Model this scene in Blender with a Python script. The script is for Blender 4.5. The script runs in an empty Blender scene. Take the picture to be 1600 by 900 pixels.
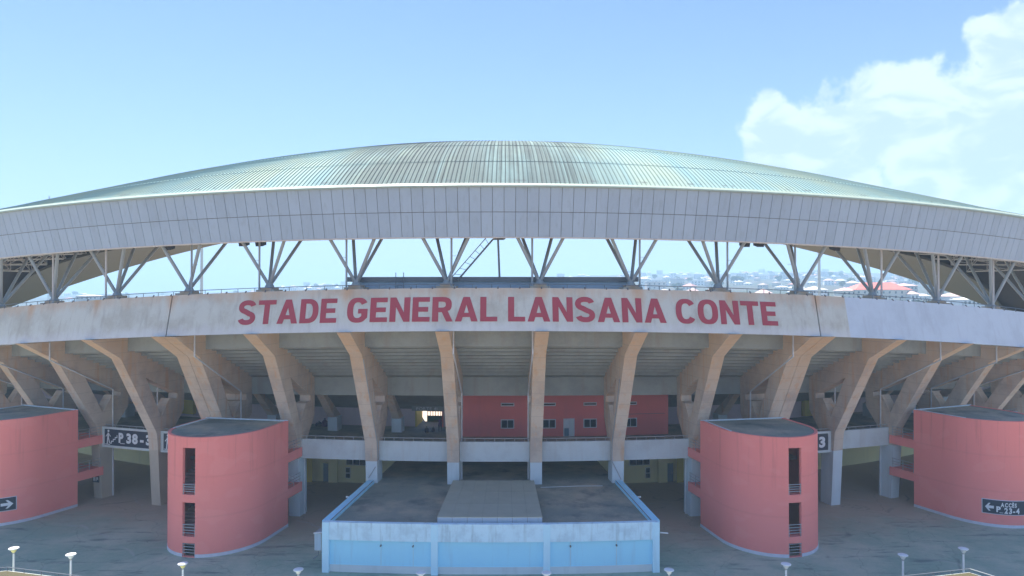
import bpy, math, random
from mathutils import Vector
from mathutils.geometry import tessellate_polygon
random.seed(7)
SC = bpy.context.scene
COL = SC.collection
rad, deg, sin, cos, pi = math.radians, math.degrees, math.sin, math.cos, math.pi

# ------------------------------------------------------------------ camera, sky, sun, exposure
cam_d = bpy.data.cameras.new('camera')
cam = bpy.data.objects.new('camera', cam_d); COL.objects.link(cam)
cam_d.sensor_width = 36.0; cam_d.lens = 24.0
cam_d.clip_start = 0.5; cam_d.clip_end = 20000
cam.location = (1.8, 0.0, 23.6)
cam.rotation_euler = (rad(90.0 + 0.537), 0, 0)
SC.camera = cam

SUN_EL, SUN_AZ = 65.0, -25.0          # sun stands behind the stadium, a little to the left
sun_dir = Vector((sin(rad(SUN_AZ)) * cos(rad(SUN_EL)), cos(rad(SUN_AZ)) * cos(rad(SUN_EL)), sin(rad(SUN_EL))))
sun_d = bpy.data.lights.new('sun', 'SUN'); sun_d.energy = 5.0; sun_d.angle = rad(0.5); sun_d.color = (1.0, 0.95, 0.86)
sun = bpy.data.objects.new('sun', sun_d); COL.objects.link(sun)
sun.rotation_euler = sun_dir.to_track_quat('Z', 'Y').to_euler(); sun.location = (0, 0, 300)

SC.view_settings.view_transform = 'Standard'; SC.view_settings.look = 'None'
SC.view_settings.exposure = 1.2; SC.view_settings.gamma = 1.0
SC.cycles.volume_bounces = 1
SC.cycles.max_bounces = 8

W = bpy.data.worlds.new('World'); SC.world = W; W.use_nodes = True
wn, wl = W.node_tree.nodes, W.node_tree.links
wn.clear()
def N(nt, t, **kw):
    n = nt.nodes.new(t)
    for k, v in kw.items(): setattr(n, k, v)
    return n
wo = N(W.node_tree, 'ShaderNodeOutputWorld'); bg = N(W.node_tree, 'ShaderNodeBackground')
wl.new(bg.outputs[0], wo.inputs[0]); bg.inputs[1].default_value = 0.086
sky = N(W.node_tree, 'ShaderNodeTexSky', sky_type='NISHITA')
sky.sun_disc = False; sky.sun_elevation = rad(SUN_EL); sky.sun_rotation = rad(SUN_AZ)
sky.air_density = 1.0; sky.dust_density = 0.1; sky.ozone_density = 4.0
tc = N(W.node_tree, 'ShaderNodeTexCoord')
def m_(nt, op, a, b=None, c=None, clamp=False):
    n = nt.nodes.new('ShaderNodeMath'); n.operation = op; n.use_clamp = clamp
    for i, v in enumerate((a, b, c)):
        if v is None: continue
        if isinstance(v, (int, float)): n.inputs[i].default_value = v
        else: nt.links.new(v, n.inputs[i])
    return n.outputs[0]
# cumulus heaps: each heap is a direction (azimuth, elevation) and an angular size, broken up by noise
heaps = [(21.5, 11.6, 3.6), (24.5, 11.8, 3.8), (28.0, 12.0, 4.0), (31.0, 12.6, 3.9), (33.4, 13.0, 3.2), (36.6, 16.8, 2.9), (38.4, 15.0, 3.6),
         (31.5, 8.6, 4.6), (36.0, 9.4, 5.0), (26.0, 8.2, 4.0), (42.0, 14.0, 5.0), (47.0, 13.0, 8.0), (55.0, 11.0, 8.0), (66.0, 9.0, 7.0),
         (-66.0, 10.0, 8.0), (-76.0, 13.0, 9.0), (112.0, 12.0, 11.0), (150.0, 10.0, 10.0), (-140.0, 11.0, 12.0), (-170.0, 24.0, 10.0)]
nt = W.node_tree
dens = None
for az, el, sz in heaps:
    dv = N(nt, 'ShaderNodeVectorMath', operation='DISTANCE')
    wl.new(tc.outputs['Generated'], dv.inputs[0])
    dv.inputs[1].default_value = (sin(rad(az)) * cos(rad(el)), cos(rad(az)) * cos(rad(el)), sin(rad(el)))
    v = m_(nt, 'MULTIPLY_ADD', dv.outputs['Value'], -1.0 / (2 * sin(rad(sz) / 2)) , 1.0)
    dens = v if dens is None else m_(nt, 'MAXIMUM', dens, v)
cn = N(nt, 'ShaderNodeTexNoise'); cn.inputs['Scale'].default_value = 13; cn.inputs['Detail'].default_value = 9; cn.inputs['Roughness'].default_value = 0.58
wl.new(tc.outputs['Generated'], cn.inputs['Vector'])
cn2 = N(nt, 'ShaderNodeTexNoise'); cn2.inputs['Scale'].default_value = 15; cn2.inputs['Detail'].default_value = 6; cn2.inputs['Distortion'].default_value = 0.6
mpc = N(nt, 'ShaderNodeMapping'); mpc.inputs['Scale'].default_value = (1, 1, 1.9); wl.new(tc.outputs['Generated'], mpc.inputs[0]); wl.new(mpc.outputs[0], cn2.inputs['Vector'])
dd = m_(nt, 'ADD', dens, m_(nt, 'MULTIPLY_ADD', cn.outputs['Fac'], 1.9, -0.95))
cov = N(nt, 'ShaderNodeMapRange', interpolation_type='SMOOTHSTEP'); wl.new(dd, cov.inputs[0])
cov.inputs[1].default_value = -0.02; cov.inputs[2].default_value = 0.24
tone = N(nt, 'ShaderNodeMapRange', interpolation_type='SMOOTHSTEP'); wl.new(m_(nt, 'ADD', cn2.outputs['Fac'], m_(nt, 'MULTIPLY', dd, -0.16)), tone.inputs[0])
tone.inputs[1].default_value = 0.34; tone.inputs[2].default_value = 0.56
ccol = N(nt, 'ShaderNodeMix', data_type='RGBA'); wl.new(tone.outputs[0], ccol.inputs[0]); ccol.inputs[6].default_value = (3.3, 4.25, 5.2, 1); ccol.inputs[7].default_value = (4.5, 5.3, 5.5, 1)
cmix = N(nt, 'ShaderNodeMix', data_type='RGBA'); wl.new(m_(nt, 'MULTIPLY', cov.outputs[0], 0.96), cmix.inputs[0]); wl.new(ccol.outputs[2], cmix.inputs[7])
grade = N(nt, 'ShaderNodeMix', data_type='RGBA', blend_type='MULTIPLY'); grade.inputs[0].default_value = 1.0
wl.new(sky.outputs[0], grade.inputs[6]); grade.inputs[7].default_value = (0.78, 0.83, 1.10, 1)
sz_ = N(nt, 'ShaderNodeSeparateXYZ'); wl.new(tc.outputs['Generated'], sz_.inputs[0])
hzf = m_(nt, 'MULTIPLY', m_(nt, 'EXPONENT', m_(nt, 'MULTIPLY', m_(nt, 'MAXIMUM', sz_.outputs[2], 0.0), -6.0)), 0.92)   # pale blue haze ring round the whole horizon
hmix = N(nt, 'ShaderNodeMix', data_type='RGBA'); wl.new(hzf, hmix.inputs[0]); wl.new(grade.outputs[2], hmix.inputs[6]); hmix.inputs[7].default_value = (2.75, 3.7, 5.0, 1)
wl.new(hmix.outputs[2], cmix.inputs[6])
wl.new(cmix.outputs[2], bg.inputs[0])

# ------------------------------------------------------------------ helpers
CY = 205.0                              # stadium centre: (0, CY)
BAY = 3.67                              # degrees between ribs
CEN = Vector((0, CY, 0))
def pol(t, r, z): return (r * sin(rad(t)), -r * cos(rad(t)), z)     # stadium frame (origin at its centre)
def wpol(t, r, z): return (r * sin(rad(t)), CY - r * cos(rad(t)), z)
def rim_dz(t): return -2.25 * (t / 23.0) ** 2
def zf(z, t): return z + rim_dz(t) * max(0.0, (z - 8.0) / 12.2)     # heights follow the dropping rim

class MB:
    def __init__(s): s.v = []; s.f = []; s.m = []
    def add(s, vs, fs, mi=0):
        o = len(s.v); s.v += [tuple(p) for p in vs]; s.f += [tuple(i + o for i in q) for q in fs]; s.m += [mi] * len(fs); return s
    def box(s, x0, x1, y0, y1, z0, z1, mi=0):
        return s.add([(x0, y0, z0), (x1, y0, z0), (x1, y1, z0), (x0, y1, z0), (x0, y0, z1), (x1, y0, z1), (x1, y1, z1), (x0, y1, z1)],
                     [(0, 3, 2, 1), (4, 5, 6, 7), (0, 1, 5, 4), (1, 2, 6, 5), (2, 3, 7, 6), (3, 0, 4, 7)], mi)
    def prism(s, poly, z0, z1, mi=0, mtop=None):                      # poly CCW in xy
        n = len(poly)
        s.add([(x, y, z0) for x, y in poly] + [(x, y, z1) for x, y in poly], [(i, (i + 1) % n, n + (i + 1) % n, n + i) for i in range(n)], mi)
        tri = tessellate_polygon([[Vector((x, y, 0)) for x, y in poly]])
        s.add([(x, y, z1) for x, y in poly], tri, mi if mtop is None else mtop)
        return s.add([(x, y, z0) for x, y in poly], [t[::-1] for t in tri], mi)
    def tube(s, a, b, r, n=6, r2=None, mi=0):
        a, b = Vector(a), Vector(b); d = (b - a)
        if d.length < 1e-6: return s
        d.normalize(); u = d.orthogonal().normalized(); w = d.cross(u); r2 = r if r2 is None else r2
        vs = []
        for c, q in ((a, r), (b, r2)):
            for i in range(n): vs.append(c + (u * cos(2 * pi * i / n) + w * sin(2 * pi * i / n)) * q)
        return s.add(vs, [(i, (i + 1) % n, n + (i + 1) % n, n + i) for i in range(n)] + [tuple(range(n))[::-1], tuple(range(n, 2 * n))], mi)
    def path(s, pts, r, n=6, mi=0):
        for a, b in zip(pts, pts[1:]): s.tube(a, b, r, n, mi=mi)
        return s
    def lathe(s, prof, n=16, c=(0, 0), mi=0):
        m = len(prof); vs = [(c[0] + r * cos(2 * pi * i / n), c[1] + r * sin(2 * pi * i / n), z) for i in range(n) for r, z in prof]
        return s.add(vs, [(i * m + j, ((i + 1) % n) * m + j, ((i + 1) % n) * m + j + 1, i * m + j + 1) for i in range(n) for j in range(m - 1)], mi)
    def sweep(s, sec, t0, t1, step=0.5, zfun=None, mi=0, caps=True):  # closed section (r,z) swept round the stadium centre
        zfun = zfun or (lambda z, t: z)
        k = max(1, int(math.ceil(abs(t1 - t0) / step))); n = len(sec); vs = []
        for i in range(k + 1):
            t = t0 + (t1 - t0) * i / k
            vs += [pol(t, r, zfun(z, t)) for r, z in sec]
        fs = [(i * n + j, i * n + (j + 1) % n, (i + 1) * n + (j + 1) % n, (i + 1) * n + j) for i in range(k) for j in range(n)]
        s.add(vs, fs, mi)
        if caps:
            tri = tessellate_polygon([[Vector((r, z, 0)) for r, z in sec]])
            s.add(vs[:n], tri, mi); s.add(vs[-n:], [q[::-1] for q in tri], mi)
        return s
    def mesh(s, name, mats, smooth=0.6):
        me = bpy.data.meshes.new(name); me.from_pydata(s.v, [], s.f)
        for m in (mats if isinstance(mats, (list, tuple)) else [mats]): me.materials.append(m)
        if any(s.m): me.polygons.foreach_set('material_index', s.m)
        import bmesh
        bm = bmesh.new(); bm.from_mesh(me)
        bmesh.ops.remove_doubles(bm, verts=bm.verts, dist=1e-5)
        bmesh.ops.recalc_face_normals(bm, faces=bm.faces); bm.to_mesh(me); bm.free()
        if smooth:
            me.polygons.foreach_set('use_smooth', [True] * len(me.polygons)); me.set_sharp_from_angle(angle=smooth)
        return me
def link(name, data, parent=None, loc=None, rotz=0.0):
    o = bpy.data.objects.new(name, data); COL.objects.link(o)
    if parent is not None: o.parent = parent
    if loc is not None: o.location = loc
    if rotz: o.rotation_euler = (0, 0, rotz)
    return o
def part(name, mb, mats, parent, loc=None, rotz=0.0, smooth=0.6): return link(name, mb.mesh(name, mats, smooth), parent, loc, rotz)
def thing(name, label, cat, loc=(0, 0, 0), rotz=0.0, group=None, data=None):
    o = link(name, data, None, loc, rotz); tag(o, label, cat, group); return o
def tag(o, label, cat, group=None):
    o['label'] = label; o['category'] = cat
    if group: o['group'] = group
def copy_tree(o, parent=None):
    c = o.copy(); COL.objects.link(c)
    if parent is not None: c.parent = parent
    for ch in list(o.children): copy_tree(ch, c)
    return c

def th_px(x, r):
    lo, hi = -45.0, 45.0
    for _ in range(50):
        mid = (lo + hi) / 2; X, Y, _z = wpol(mid, r, 0); v = 800 + 1066.7 * (X - 1.8) / Y
        if v < x: lo = mid
        else: hi = mid
    return (lo + hi) / 2
# ------------------------------------------------------------------ materials
def base_mat(name, rough=0.8, metal=0.0, spec=0.3):
    m = bpy.data.materials.new(name); m.use_nodes = True
    b = m.node_tree.nodes['Principled BSDF']; b.inputs['Roughness'].default_value = rough; b.inputs['Metallic'].default_value = metal
    b.inputs['Specular IOR Level'].default_value = spec
    return m, m.node_tree, b
def rgba(c): return (c[0], c[1], c[2], 1)
def mixc(nt, fac, a, b, blend='MIX'):
    n = nt.nodes.new('ShaderNodeMix'); n.data_type = 'RGBA'; n.blend_type = blend
    for i, v in ((0, fac), (6, a), (7, b)):
        if isinstance(v, (int, float)): n.inputs[i].default_value = v
        elif isinstance(v, tuple): n.inputs[i].default_value = rgba(v)
        else: nt.links.new(v, n.inputs[i])
    return n.outputs[2]
def noise(nt, vec, scale, detail=5, rough=0.6, stretch=None):
    if stretch:
        mp = nt.nodes.new('ShaderNodeMapping'); mp.inputs['Scale'].default_value = stretch; nt.links.new(vec, mp.inputs[0]); vec = mp.outputs[0]
    n = nt.nodes.new('ShaderNodeTexNoise'); n.inputs['Scale'].default_value = scale; n.inputs['Detail'].default_value = detail
    n.inputs['Roughness'].default_value = rough; nt.links.new(vec, n.inputs['Vector']); return n.outputs['Fac']
def ramp(nt, v, a, b, lo=0.0, hi=1.0):
    n = nt.nodes.new('ShaderNodeMapRange'); n.interpolation_type = 'SMOOTHSTEP'; nt.links.new(v, n.inputs[0])
    n.inputs[1].default_value = a; n.inputs[2].default_value = b; n.inputs[3].default_value = lo; n.inputs[4].default_value = hi; return n.outputs[0]
def bump(nt, b, h, dist=0.02, strength=0.5):
    n = nt.nodes.new('ShaderNodeBump'); n.inputs['Distance'].default_value = dist; n.inputs['Strength'].default_value = strength
    nt.links.new(h, n.inputs['Height']); nt.links.new(n.outputs[0], b.inputs['Normal'])
def stained(name, base, blot, streak, rough=0.85, bs=0.35, ss=1.2, blot_amt=0.6, streak_amt=0.5, fine=0.12, bdist=0.015, lines=0.0, rust=False, drip=False, ochre_head=False):
    m, nt, b = base_mat(name, rough)
    g = nt.nodes.new('ShaderNodeNewGeometry').outputs['Position']
    n1 = ramp(nt, noise(nt, g, bs, 6, 0.65), 0.42, 0.68, 0, blot_amt)
    n2 = ramp(nt, noise(nt, g, ss, 4, 0.6, (1, 1, 0.09)), 0.5, 0.72, 0, streak_amt)
    c = mixc(nt, n1, base, blot); c = mixc(nt, n2, c, streak)
    n3 = noise(nt, g, 9.0, 4, 0.7)
    c = mixc(nt, fine, c, mixc(nt, n3, (0.1, 0.1, 0.1), (1.0, 1.0, 1.0)), 'OVERLAY')
    if ochre_head:                                                           # uneven ochre tint, stronger towards the heads of the ribs
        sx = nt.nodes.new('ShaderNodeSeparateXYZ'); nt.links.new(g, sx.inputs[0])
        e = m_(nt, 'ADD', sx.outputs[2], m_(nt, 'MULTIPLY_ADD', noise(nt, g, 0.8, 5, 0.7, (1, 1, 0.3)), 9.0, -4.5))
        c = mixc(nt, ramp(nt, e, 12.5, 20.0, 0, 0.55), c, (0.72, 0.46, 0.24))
    if drip:                                                           # rain runs from the top edge, splash dirt at the foot, odd repainted patches
        sx = nt.nodes.new('ShaderNodeSeparateXYZ'); nt.links.new(g, sx.inputs[0])
        dn = noise(nt, g, 2.2, 4, 0.65, (1, 1, 0.05))
        c = mixc(nt, m_(nt, 'MULTIPLY', ramp(nt, dn, 0.52, 0.68), ramp(nt, m_(nt, 'ADD', sx.outputs[2], m_(nt, 'MULTIPLY', dn, 8.0)), 9.5, 15.0, 0, 0.34)), c, tuple(x * 0.62 for x in base))
        c = mixc(nt, ramp(nt, m_(nt, 'ADD', sx.outputs[2], m_(nt, 'MULTIPLY', noise(nt, g, 1.1, 5, 0.7), 2.4)), 2.3, 0.9, 0, 0.34), c, tuple(x * 0.7 + 0.05 for x in base))
        c = mixc(nt, ramp(nt, noise(nt, g, 0.42, 2, 0.3, (1, 1, 1.6)), 0.60, 0.63, 0, 0.22), c, tuple(min(1, x * 1.12 + 0.04) for x in base))
    if rust:                                                           # orange run-off from the top edge, worst below the strut pads
        sx = nt.nodes.new('ShaderNodeSeparateXYZ'); nt.links.new(g, sx.inputs[0])
        th = m_(nt, 'DEGREES', m_(nt, 'ARCTAN2', sx.outputs[0], m_(nt, 'SUBTRACT', CY, sx.outputs[1])))
        top = m_(nt, 'ADD', sx.outputs[2], m_(nt, 'MULTIPLY', m_(nt, 'MULTIPLY', th, th), 2.25 / 529))
        e = m_(nt, 'ADD', top, m_(nt, 'MULTIPLY_ADD', noise(nt, g, 0.9, 5, 0.7, (1, 1, 0.25)), 3.0, -1.5))
        c = mixc(nt, ramp(nt, e, 22.9, 24.3, 0, 0.45), c, (0.60, 0.40, 0.24))
        fr = m_(nt, 'ABSOLUTE', m_(nt, 'SUBTRACT', m_(nt, 'FRACT', m_(nt, 'DIVIDE', m_(nt, 'ADD', th, 367.0), 3.67)), 0.5))
        c = mixc(nt, m_(nt, 'MULTIPLY', ramp(nt, fr, 0.0, 0.10, 1, 0), ramp(nt, e, 21.8, 24.2, 0, 0.6)), c, (0.58, 0.33, 0.15))
        e2 = m_(nt, 'ADD', top, m_(nt, 'MULTIPLY_ADD', noise(nt, g, 1.8, 4, 0.7, (1, 1, 0.12)), 1.6, -0.8))
        c = mixc(nt, ramp(nt, e2, 21.5, 20.4, 0, 0.5), c, (0.70, 0.72, 0.74))
    if lines:
        sx = nt.nodes.new('ShaderNodeSeparateXYZ'); nt.links.new(g, sx.inputs[0])
        fr = m_(nt, 'FRACT', m_(nt, 'DIVIDE', sx.outputs[2], lines))
        ln = ramp(nt, m_(nt, 'ABSOLUTE', m_(nt, 'SUBTRACT', fr, 0.5)), 0.455, 0.5, 0, 0.34 if lines < 3 else 0.1)
        c = mixc(nt, ln, c, tuple(x * 0.55 for x in base))
    nt.links.new(c, b.inputs['Base Color']); bump(nt, b, n3, bdist)
    return m
def plain(name, col, rough=0.6, metal=0.0, var=0.08, scale=2.0, spec=0.3):
    m, nt, b = base_mat(name, rough, metal, spec)
    g = nt.nodes.new('ShaderNodeNewGeometry').outputs['Position']
    n = noise(nt, g, scale, 4)
    c = mixc(nt, n, tuple(x * (1 - var * 2) for x in col), tuple(min(1, x * (1 + var * 2)) for x in col))
    nt.links.new(c, b.inputs['Base Color']); return m

M = {}
M['rib'] = stained('rib_concrete', (0.67, 0.55, 0.44), (0.47, 0.38, 0.32), (0.66, 0.42, 0.25), bs=0.35, ss=1.7, ochre_head=True, blot_amt=0.75, streak_amt=0.85, lines=1.25)
M['band'] = stained('band_concrete', (0.61, 0.63, 0.56), (0.47, 0.46, 0.39), (0.40, 0.39, 0.34), bs=0.3, ss=1.6, blot_amt=0.85, streak_amt=0.55, lines=0, rust=True)
M['band_white'] = stained('band_painted_white', (0.60, 0.69, 0.76), (0.50, 0.575, 0.64), (0.48, 0.54, 0.60), bs=0.3, ss=1.3, blot_amt=0.7, streak_amt=0.45, fine=0.05)
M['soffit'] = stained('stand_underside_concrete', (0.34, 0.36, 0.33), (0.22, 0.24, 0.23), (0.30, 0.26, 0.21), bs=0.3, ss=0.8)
M['parapet'] = stained('parapet_concrete', (0.58, 0.63, 0.63), (0.46, 0.48, 0.48), (0.50, 0.48, 0.45), bs=0.4, ss=1.2, blot_amt=0.6, streak_amt=0.4)
M['plinth'] = stained('whitewashed_plinth', (0.66, 0.72, 0.74), (0.58, 0.64, 0.66), (0.50, 0.54, 0.54), blot_amt=0.5, streak_amt=0.35, fine=0.05)
M['plinth_beige'] = stained('beige_plinth', (0.55, 0.46, 0.36), (0.48, 0.40, 0.32), (0.46, 0.36, 0.27), blot_amt=0.5, streak_amt=0.35, fine=0.05)
M['pink'] = stained('pink_render', (0.96, 0.29, 0.25), (0.93, 0.28, 0.245), (0.92, 0.29, 0.25), bs=0.18, ss=0.8, blot_amt=0.6, streak_amt=0.35, fine=0.05, bdist=0.01, lines=3.6, drip=True)
M['pink_dark'] = stained('lounge_red_paint', (0.78, 0.20, 0.18), (0.70, 0.19, 0.18), (0.64, 0.19, 0.18), bs=0.4, blot_amt=0.5, streak_amt=0.3, fine=0.05)
M['pink_pale'] = stained('pale_rose_paint', (0.74, 0.58, 0.58), (0.64, 0.52, 0.52), (0.58, 0.46, 0.46), bs=0.4, blot_amt=0.5, streak_amt=0.3, fine=0.05)
M['yellow'] = stained('yellow_paint', (0.72, 0.56, 0.10), (0.62, 0.48, 0.10), (0.55, 0.43, 0.12), blot_amt=0.5, streak_amt=0.3, fine=0.04)
M['yellow_dull'] = stained('dull_yellow_paint', (0.86, 0.77, 0.42), (0.76, 0.68, 0.40), (0.66, 0.60, 0.40), blot_amt=0.5, streak_amt=0.3, fine=0.05)
M['white_wall'] = stained('pale_blue_wall_paint', (0.43, 0.81, 1.0), (0.40, 0.76, 0.97), (0.40, 0.66, 0.82), bs=0.5, ss=2.2, blot_amt=0.5, streak_amt=0.45, fine=0.05)
M['white_dirty'] = stained('mould_stained_white_paint', (0.66, 0.86, 0.97), (0.50, 0.66, 0.76), (0.28, 0.38, 0.42), bs=0.9, ss=2.6, blot_amt=0.75, streak_amt=0.42, fine=0.06)
M['pilaster'] = stained('pilaster_white_paint', (0.60, 0.86, 0.98), (0.55, 0.80, 0.95), (0.48, 0.68, 0.80), blot_amt=0.5, streak_amt=0.4, fine=0.05)
M['skirt'] = plain('lavender_skirting', (0.66, 0.66, 0.74), 0.7)
M['panel'] = stained('fascia_panel_paint', (0.40, 0.505, 0.60), (0.37, 0.47, 0.56), (0.33, 0.41, 0.47), rough=0.5, bs=0.25, ss=2.6, blot_amt=0.6, streak_amt=0.5, fine=0.02, bdist=0.002)
def vary(m, amt):                                                      # each panel a touch lighter or darker than its neighbour
    nt = m.node_tree; b = nt.nodes['Principled BSDF']; src = b.inputs['Base Color'].links[0].from_socket
    oi = nt.nodes.new('ShaderNodeObjectInfo'); v = m_(nt, 'MULTIPLY_ADD', oi.outputs['Random'], 2 * amt, 1 - amt)
    cb_ = nt.nodes.new('ShaderNodeCombineColor')
    for i in range(3): nt.links.new(v, cb_.inputs[i])
    nt.links.new(mixc(nt, 1.0, src, cb_.outputs[0], 'MULTIPLY'), b.inputs['Base Color'])
vary(M['panel'], 0.045)
M['joint'] = plain('dark_joint', (0.20, 0.19, 0.19), 0.8)
M['strut'] = plain('strut_grey_green_paint', (0.36, 0.40, 0.40), 0.45, 0.0, 0.06)
M['strut_white'] = plain('truss_white_paint', (0.62, 0.60, 0.56), 0.5)
M['pipe'] = plain('pipe_pvc', (0.66, 0.66, 0.66), 0.5)
M['rail'] = plain('galvanised_rail', (0.42, 0.42, 0.42), 0.5, 0.2)
M['rail_dark'] = plain('dark_rail', (0.20, 0.22, 0.24), 0.5, 0.2)
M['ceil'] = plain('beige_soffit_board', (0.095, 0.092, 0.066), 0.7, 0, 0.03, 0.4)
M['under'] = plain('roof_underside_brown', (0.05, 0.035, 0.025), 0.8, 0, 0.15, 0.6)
M['glass'] = plain('dark_window_glass', (0.015, 0.03, 0.04), 0.1, 0, 0.2, 1.0, 0.5)
M['frame'] = plain('white_window_frame', (0.68, 0.68, 0.70), 0.5)
M['door'] = plain('blue_door_paint', (0.14, 0.22, 0.30), 0.5)
M['grey_roof'] = plain('grey_metal_panel', (0.42, 0.415, 0.33), 0.55, 0.0, 0.08, 0.8)
M['red'] = stained('brick_red_lettering', (0.42, 0.07, 0.095), (0.35, 0.075, 0.095), (0.40, 0.11, 0.13), blot_amt=0.4, streak_amt=0.3, fine=0.04)
M['navy'] = plain('navy_sign_paint', (0.028, 0.042, 0.065), 0.4)
M['sign_white'] = plain('sign_white', (0.72, 0.74, 0.76), 0.5)
M['black'] = plain('black_plastic', (0.03, 0.03, 0.035), 0.5)
M['lamp'] = plain('white_lamp_metal', (0.80, 0.80, 0.80), 0.35)
M['lamp_yellow'] = plain('yellowed_diffuser', (0.80, 0.70, 0.30), 0.5)
M['dark'] = plain('dark_interior', (0.05, 0.05, 0.05), 0.9)
M['green'] = plain('dark_green_paint', (0.03, 0.10, 0.05), 0.6)
M['olive'] = stained('olive_roof_coating', (0.085, 0.075, 0.035), (0.06, 0.055, 0.03), (0.06, 0.05, 0.03), blot_amt=0.7, streak_amt=0.2)
M['skin'] = plain('skin', (0.10, 0.055, 0.035), 0.6)
M['purple'] = plain('purple_cloth', (0.10, 0.05, 0.14), 0.9)
M['navycloth'] = plain('dark_cloth', (0.03, 0.03, 0.05), 0.9)
M['bark'] = plain('bark', (0.10, 0.07, 0.05), 0.9)

def roof_material():                                                   # u = degrees round the centre, v = 0 eave .. 1 inner edge
    m, nt, b = base_mat('weathered_roof_sheet', 0.8, 0.0, 0.08)
    uv = nt.nodes.new('ShaderNodeUVMap').outputs[0]
    sx = nt.nodes.new('ShaderNodeSeparateXYZ'); nt.links.new(uv, sx.inputs[0])
    u, v = sx.outputs[0], sx.outputs[1]
    c = mixc(nt, ramp(nt, noise(nt, uv, 1.0, 4, 0.6, (0.25, 3.0, 1)), 0.4, 0.65), (0.29, 0.435, 0.425), (0.36, 0.45, 0.37))
    c = mixc(nt, ramp(nt, noise(nt, uv, 1.0, 3, 0.5, (1.1, 1.2, 1)), 0.5, 0.7, 0, 0.6), c, (0.25, 0.42, 0.45))
    st = noise(nt, uv, 1.0, 4, 0.75, (6.0, 0.6, 1))                     # long run-off streaks, worst round the middle of the stand
    mid = ramp(nt, m_(nt, 'ABSOLUTE', m_(nt, 'ADD', u, 0.9)), 3.0, 7.0, 1.0, 0.0)
    c = mixc(nt, m_(nt, 'MULTIPLY', ramp(nt, st, 0.38, 0.58, 0.42, 1.0), m_(nt, 'MULTIPLY', m_(nt, 'MULTIPLY_ADD', mid, 0.93, 0.03), ramp(nt, noise(nt, uv, 1.0, 4, 0.6, (0.55, 4.0, 1)), 0.3, 0.6, 0.55, 1.0))), c, (0.075, 0.092, 0.09))
    c = mixc(nt, m_(nt, 'MULTIPLY', m_(nt, 'MULTIPLY', mid, 0.75), ramp(nt, noise(nt, uv, 1.0, 4, 0.65, (0.8, 2.2, 1)), 0.36, 0.62)), c, (0.155, 0.195, 0.185))
    ey = ramp(nt, m_(nt, 'ABSOLUTE', m_(nt, 'SUBTRACT', v, 0.014)), 0.0, 0.006, 1.0, 0.0)
    c = mixc(nt, m_(nt, 'MULTIPLY', ey, ramp(nt, noise(nt, uv, 1.0, 3, 0.6, (1.5, 0.2, 1)), 0.5, 0.6, 0, 0.6)), c, (0.12, 0.13, 0.14))
    fr = m_(nt, 'FRACT', m_(nt, 'DIVIDE', m_(nt, 'ADD', u, 85.0), 0.17))
    seam = ramp(nt, m_(nt, 'ABSOLUTE', m_(nt, 'SUBTRACT', fr, 0.80)), 0.04, 0.16, 0.62, 0.0)   # dark line along each standing seam
    c = mixc(nt, seam, c, (0.055, 0.07, 0.07))
    nt.links.new(c, b.inputs['Base Color'])
    return m
M['roof'] = roof_material()
M['trim'] = plain('pale_eave_trim', (0.46, 0.55, 0.43), 0.45)

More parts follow.
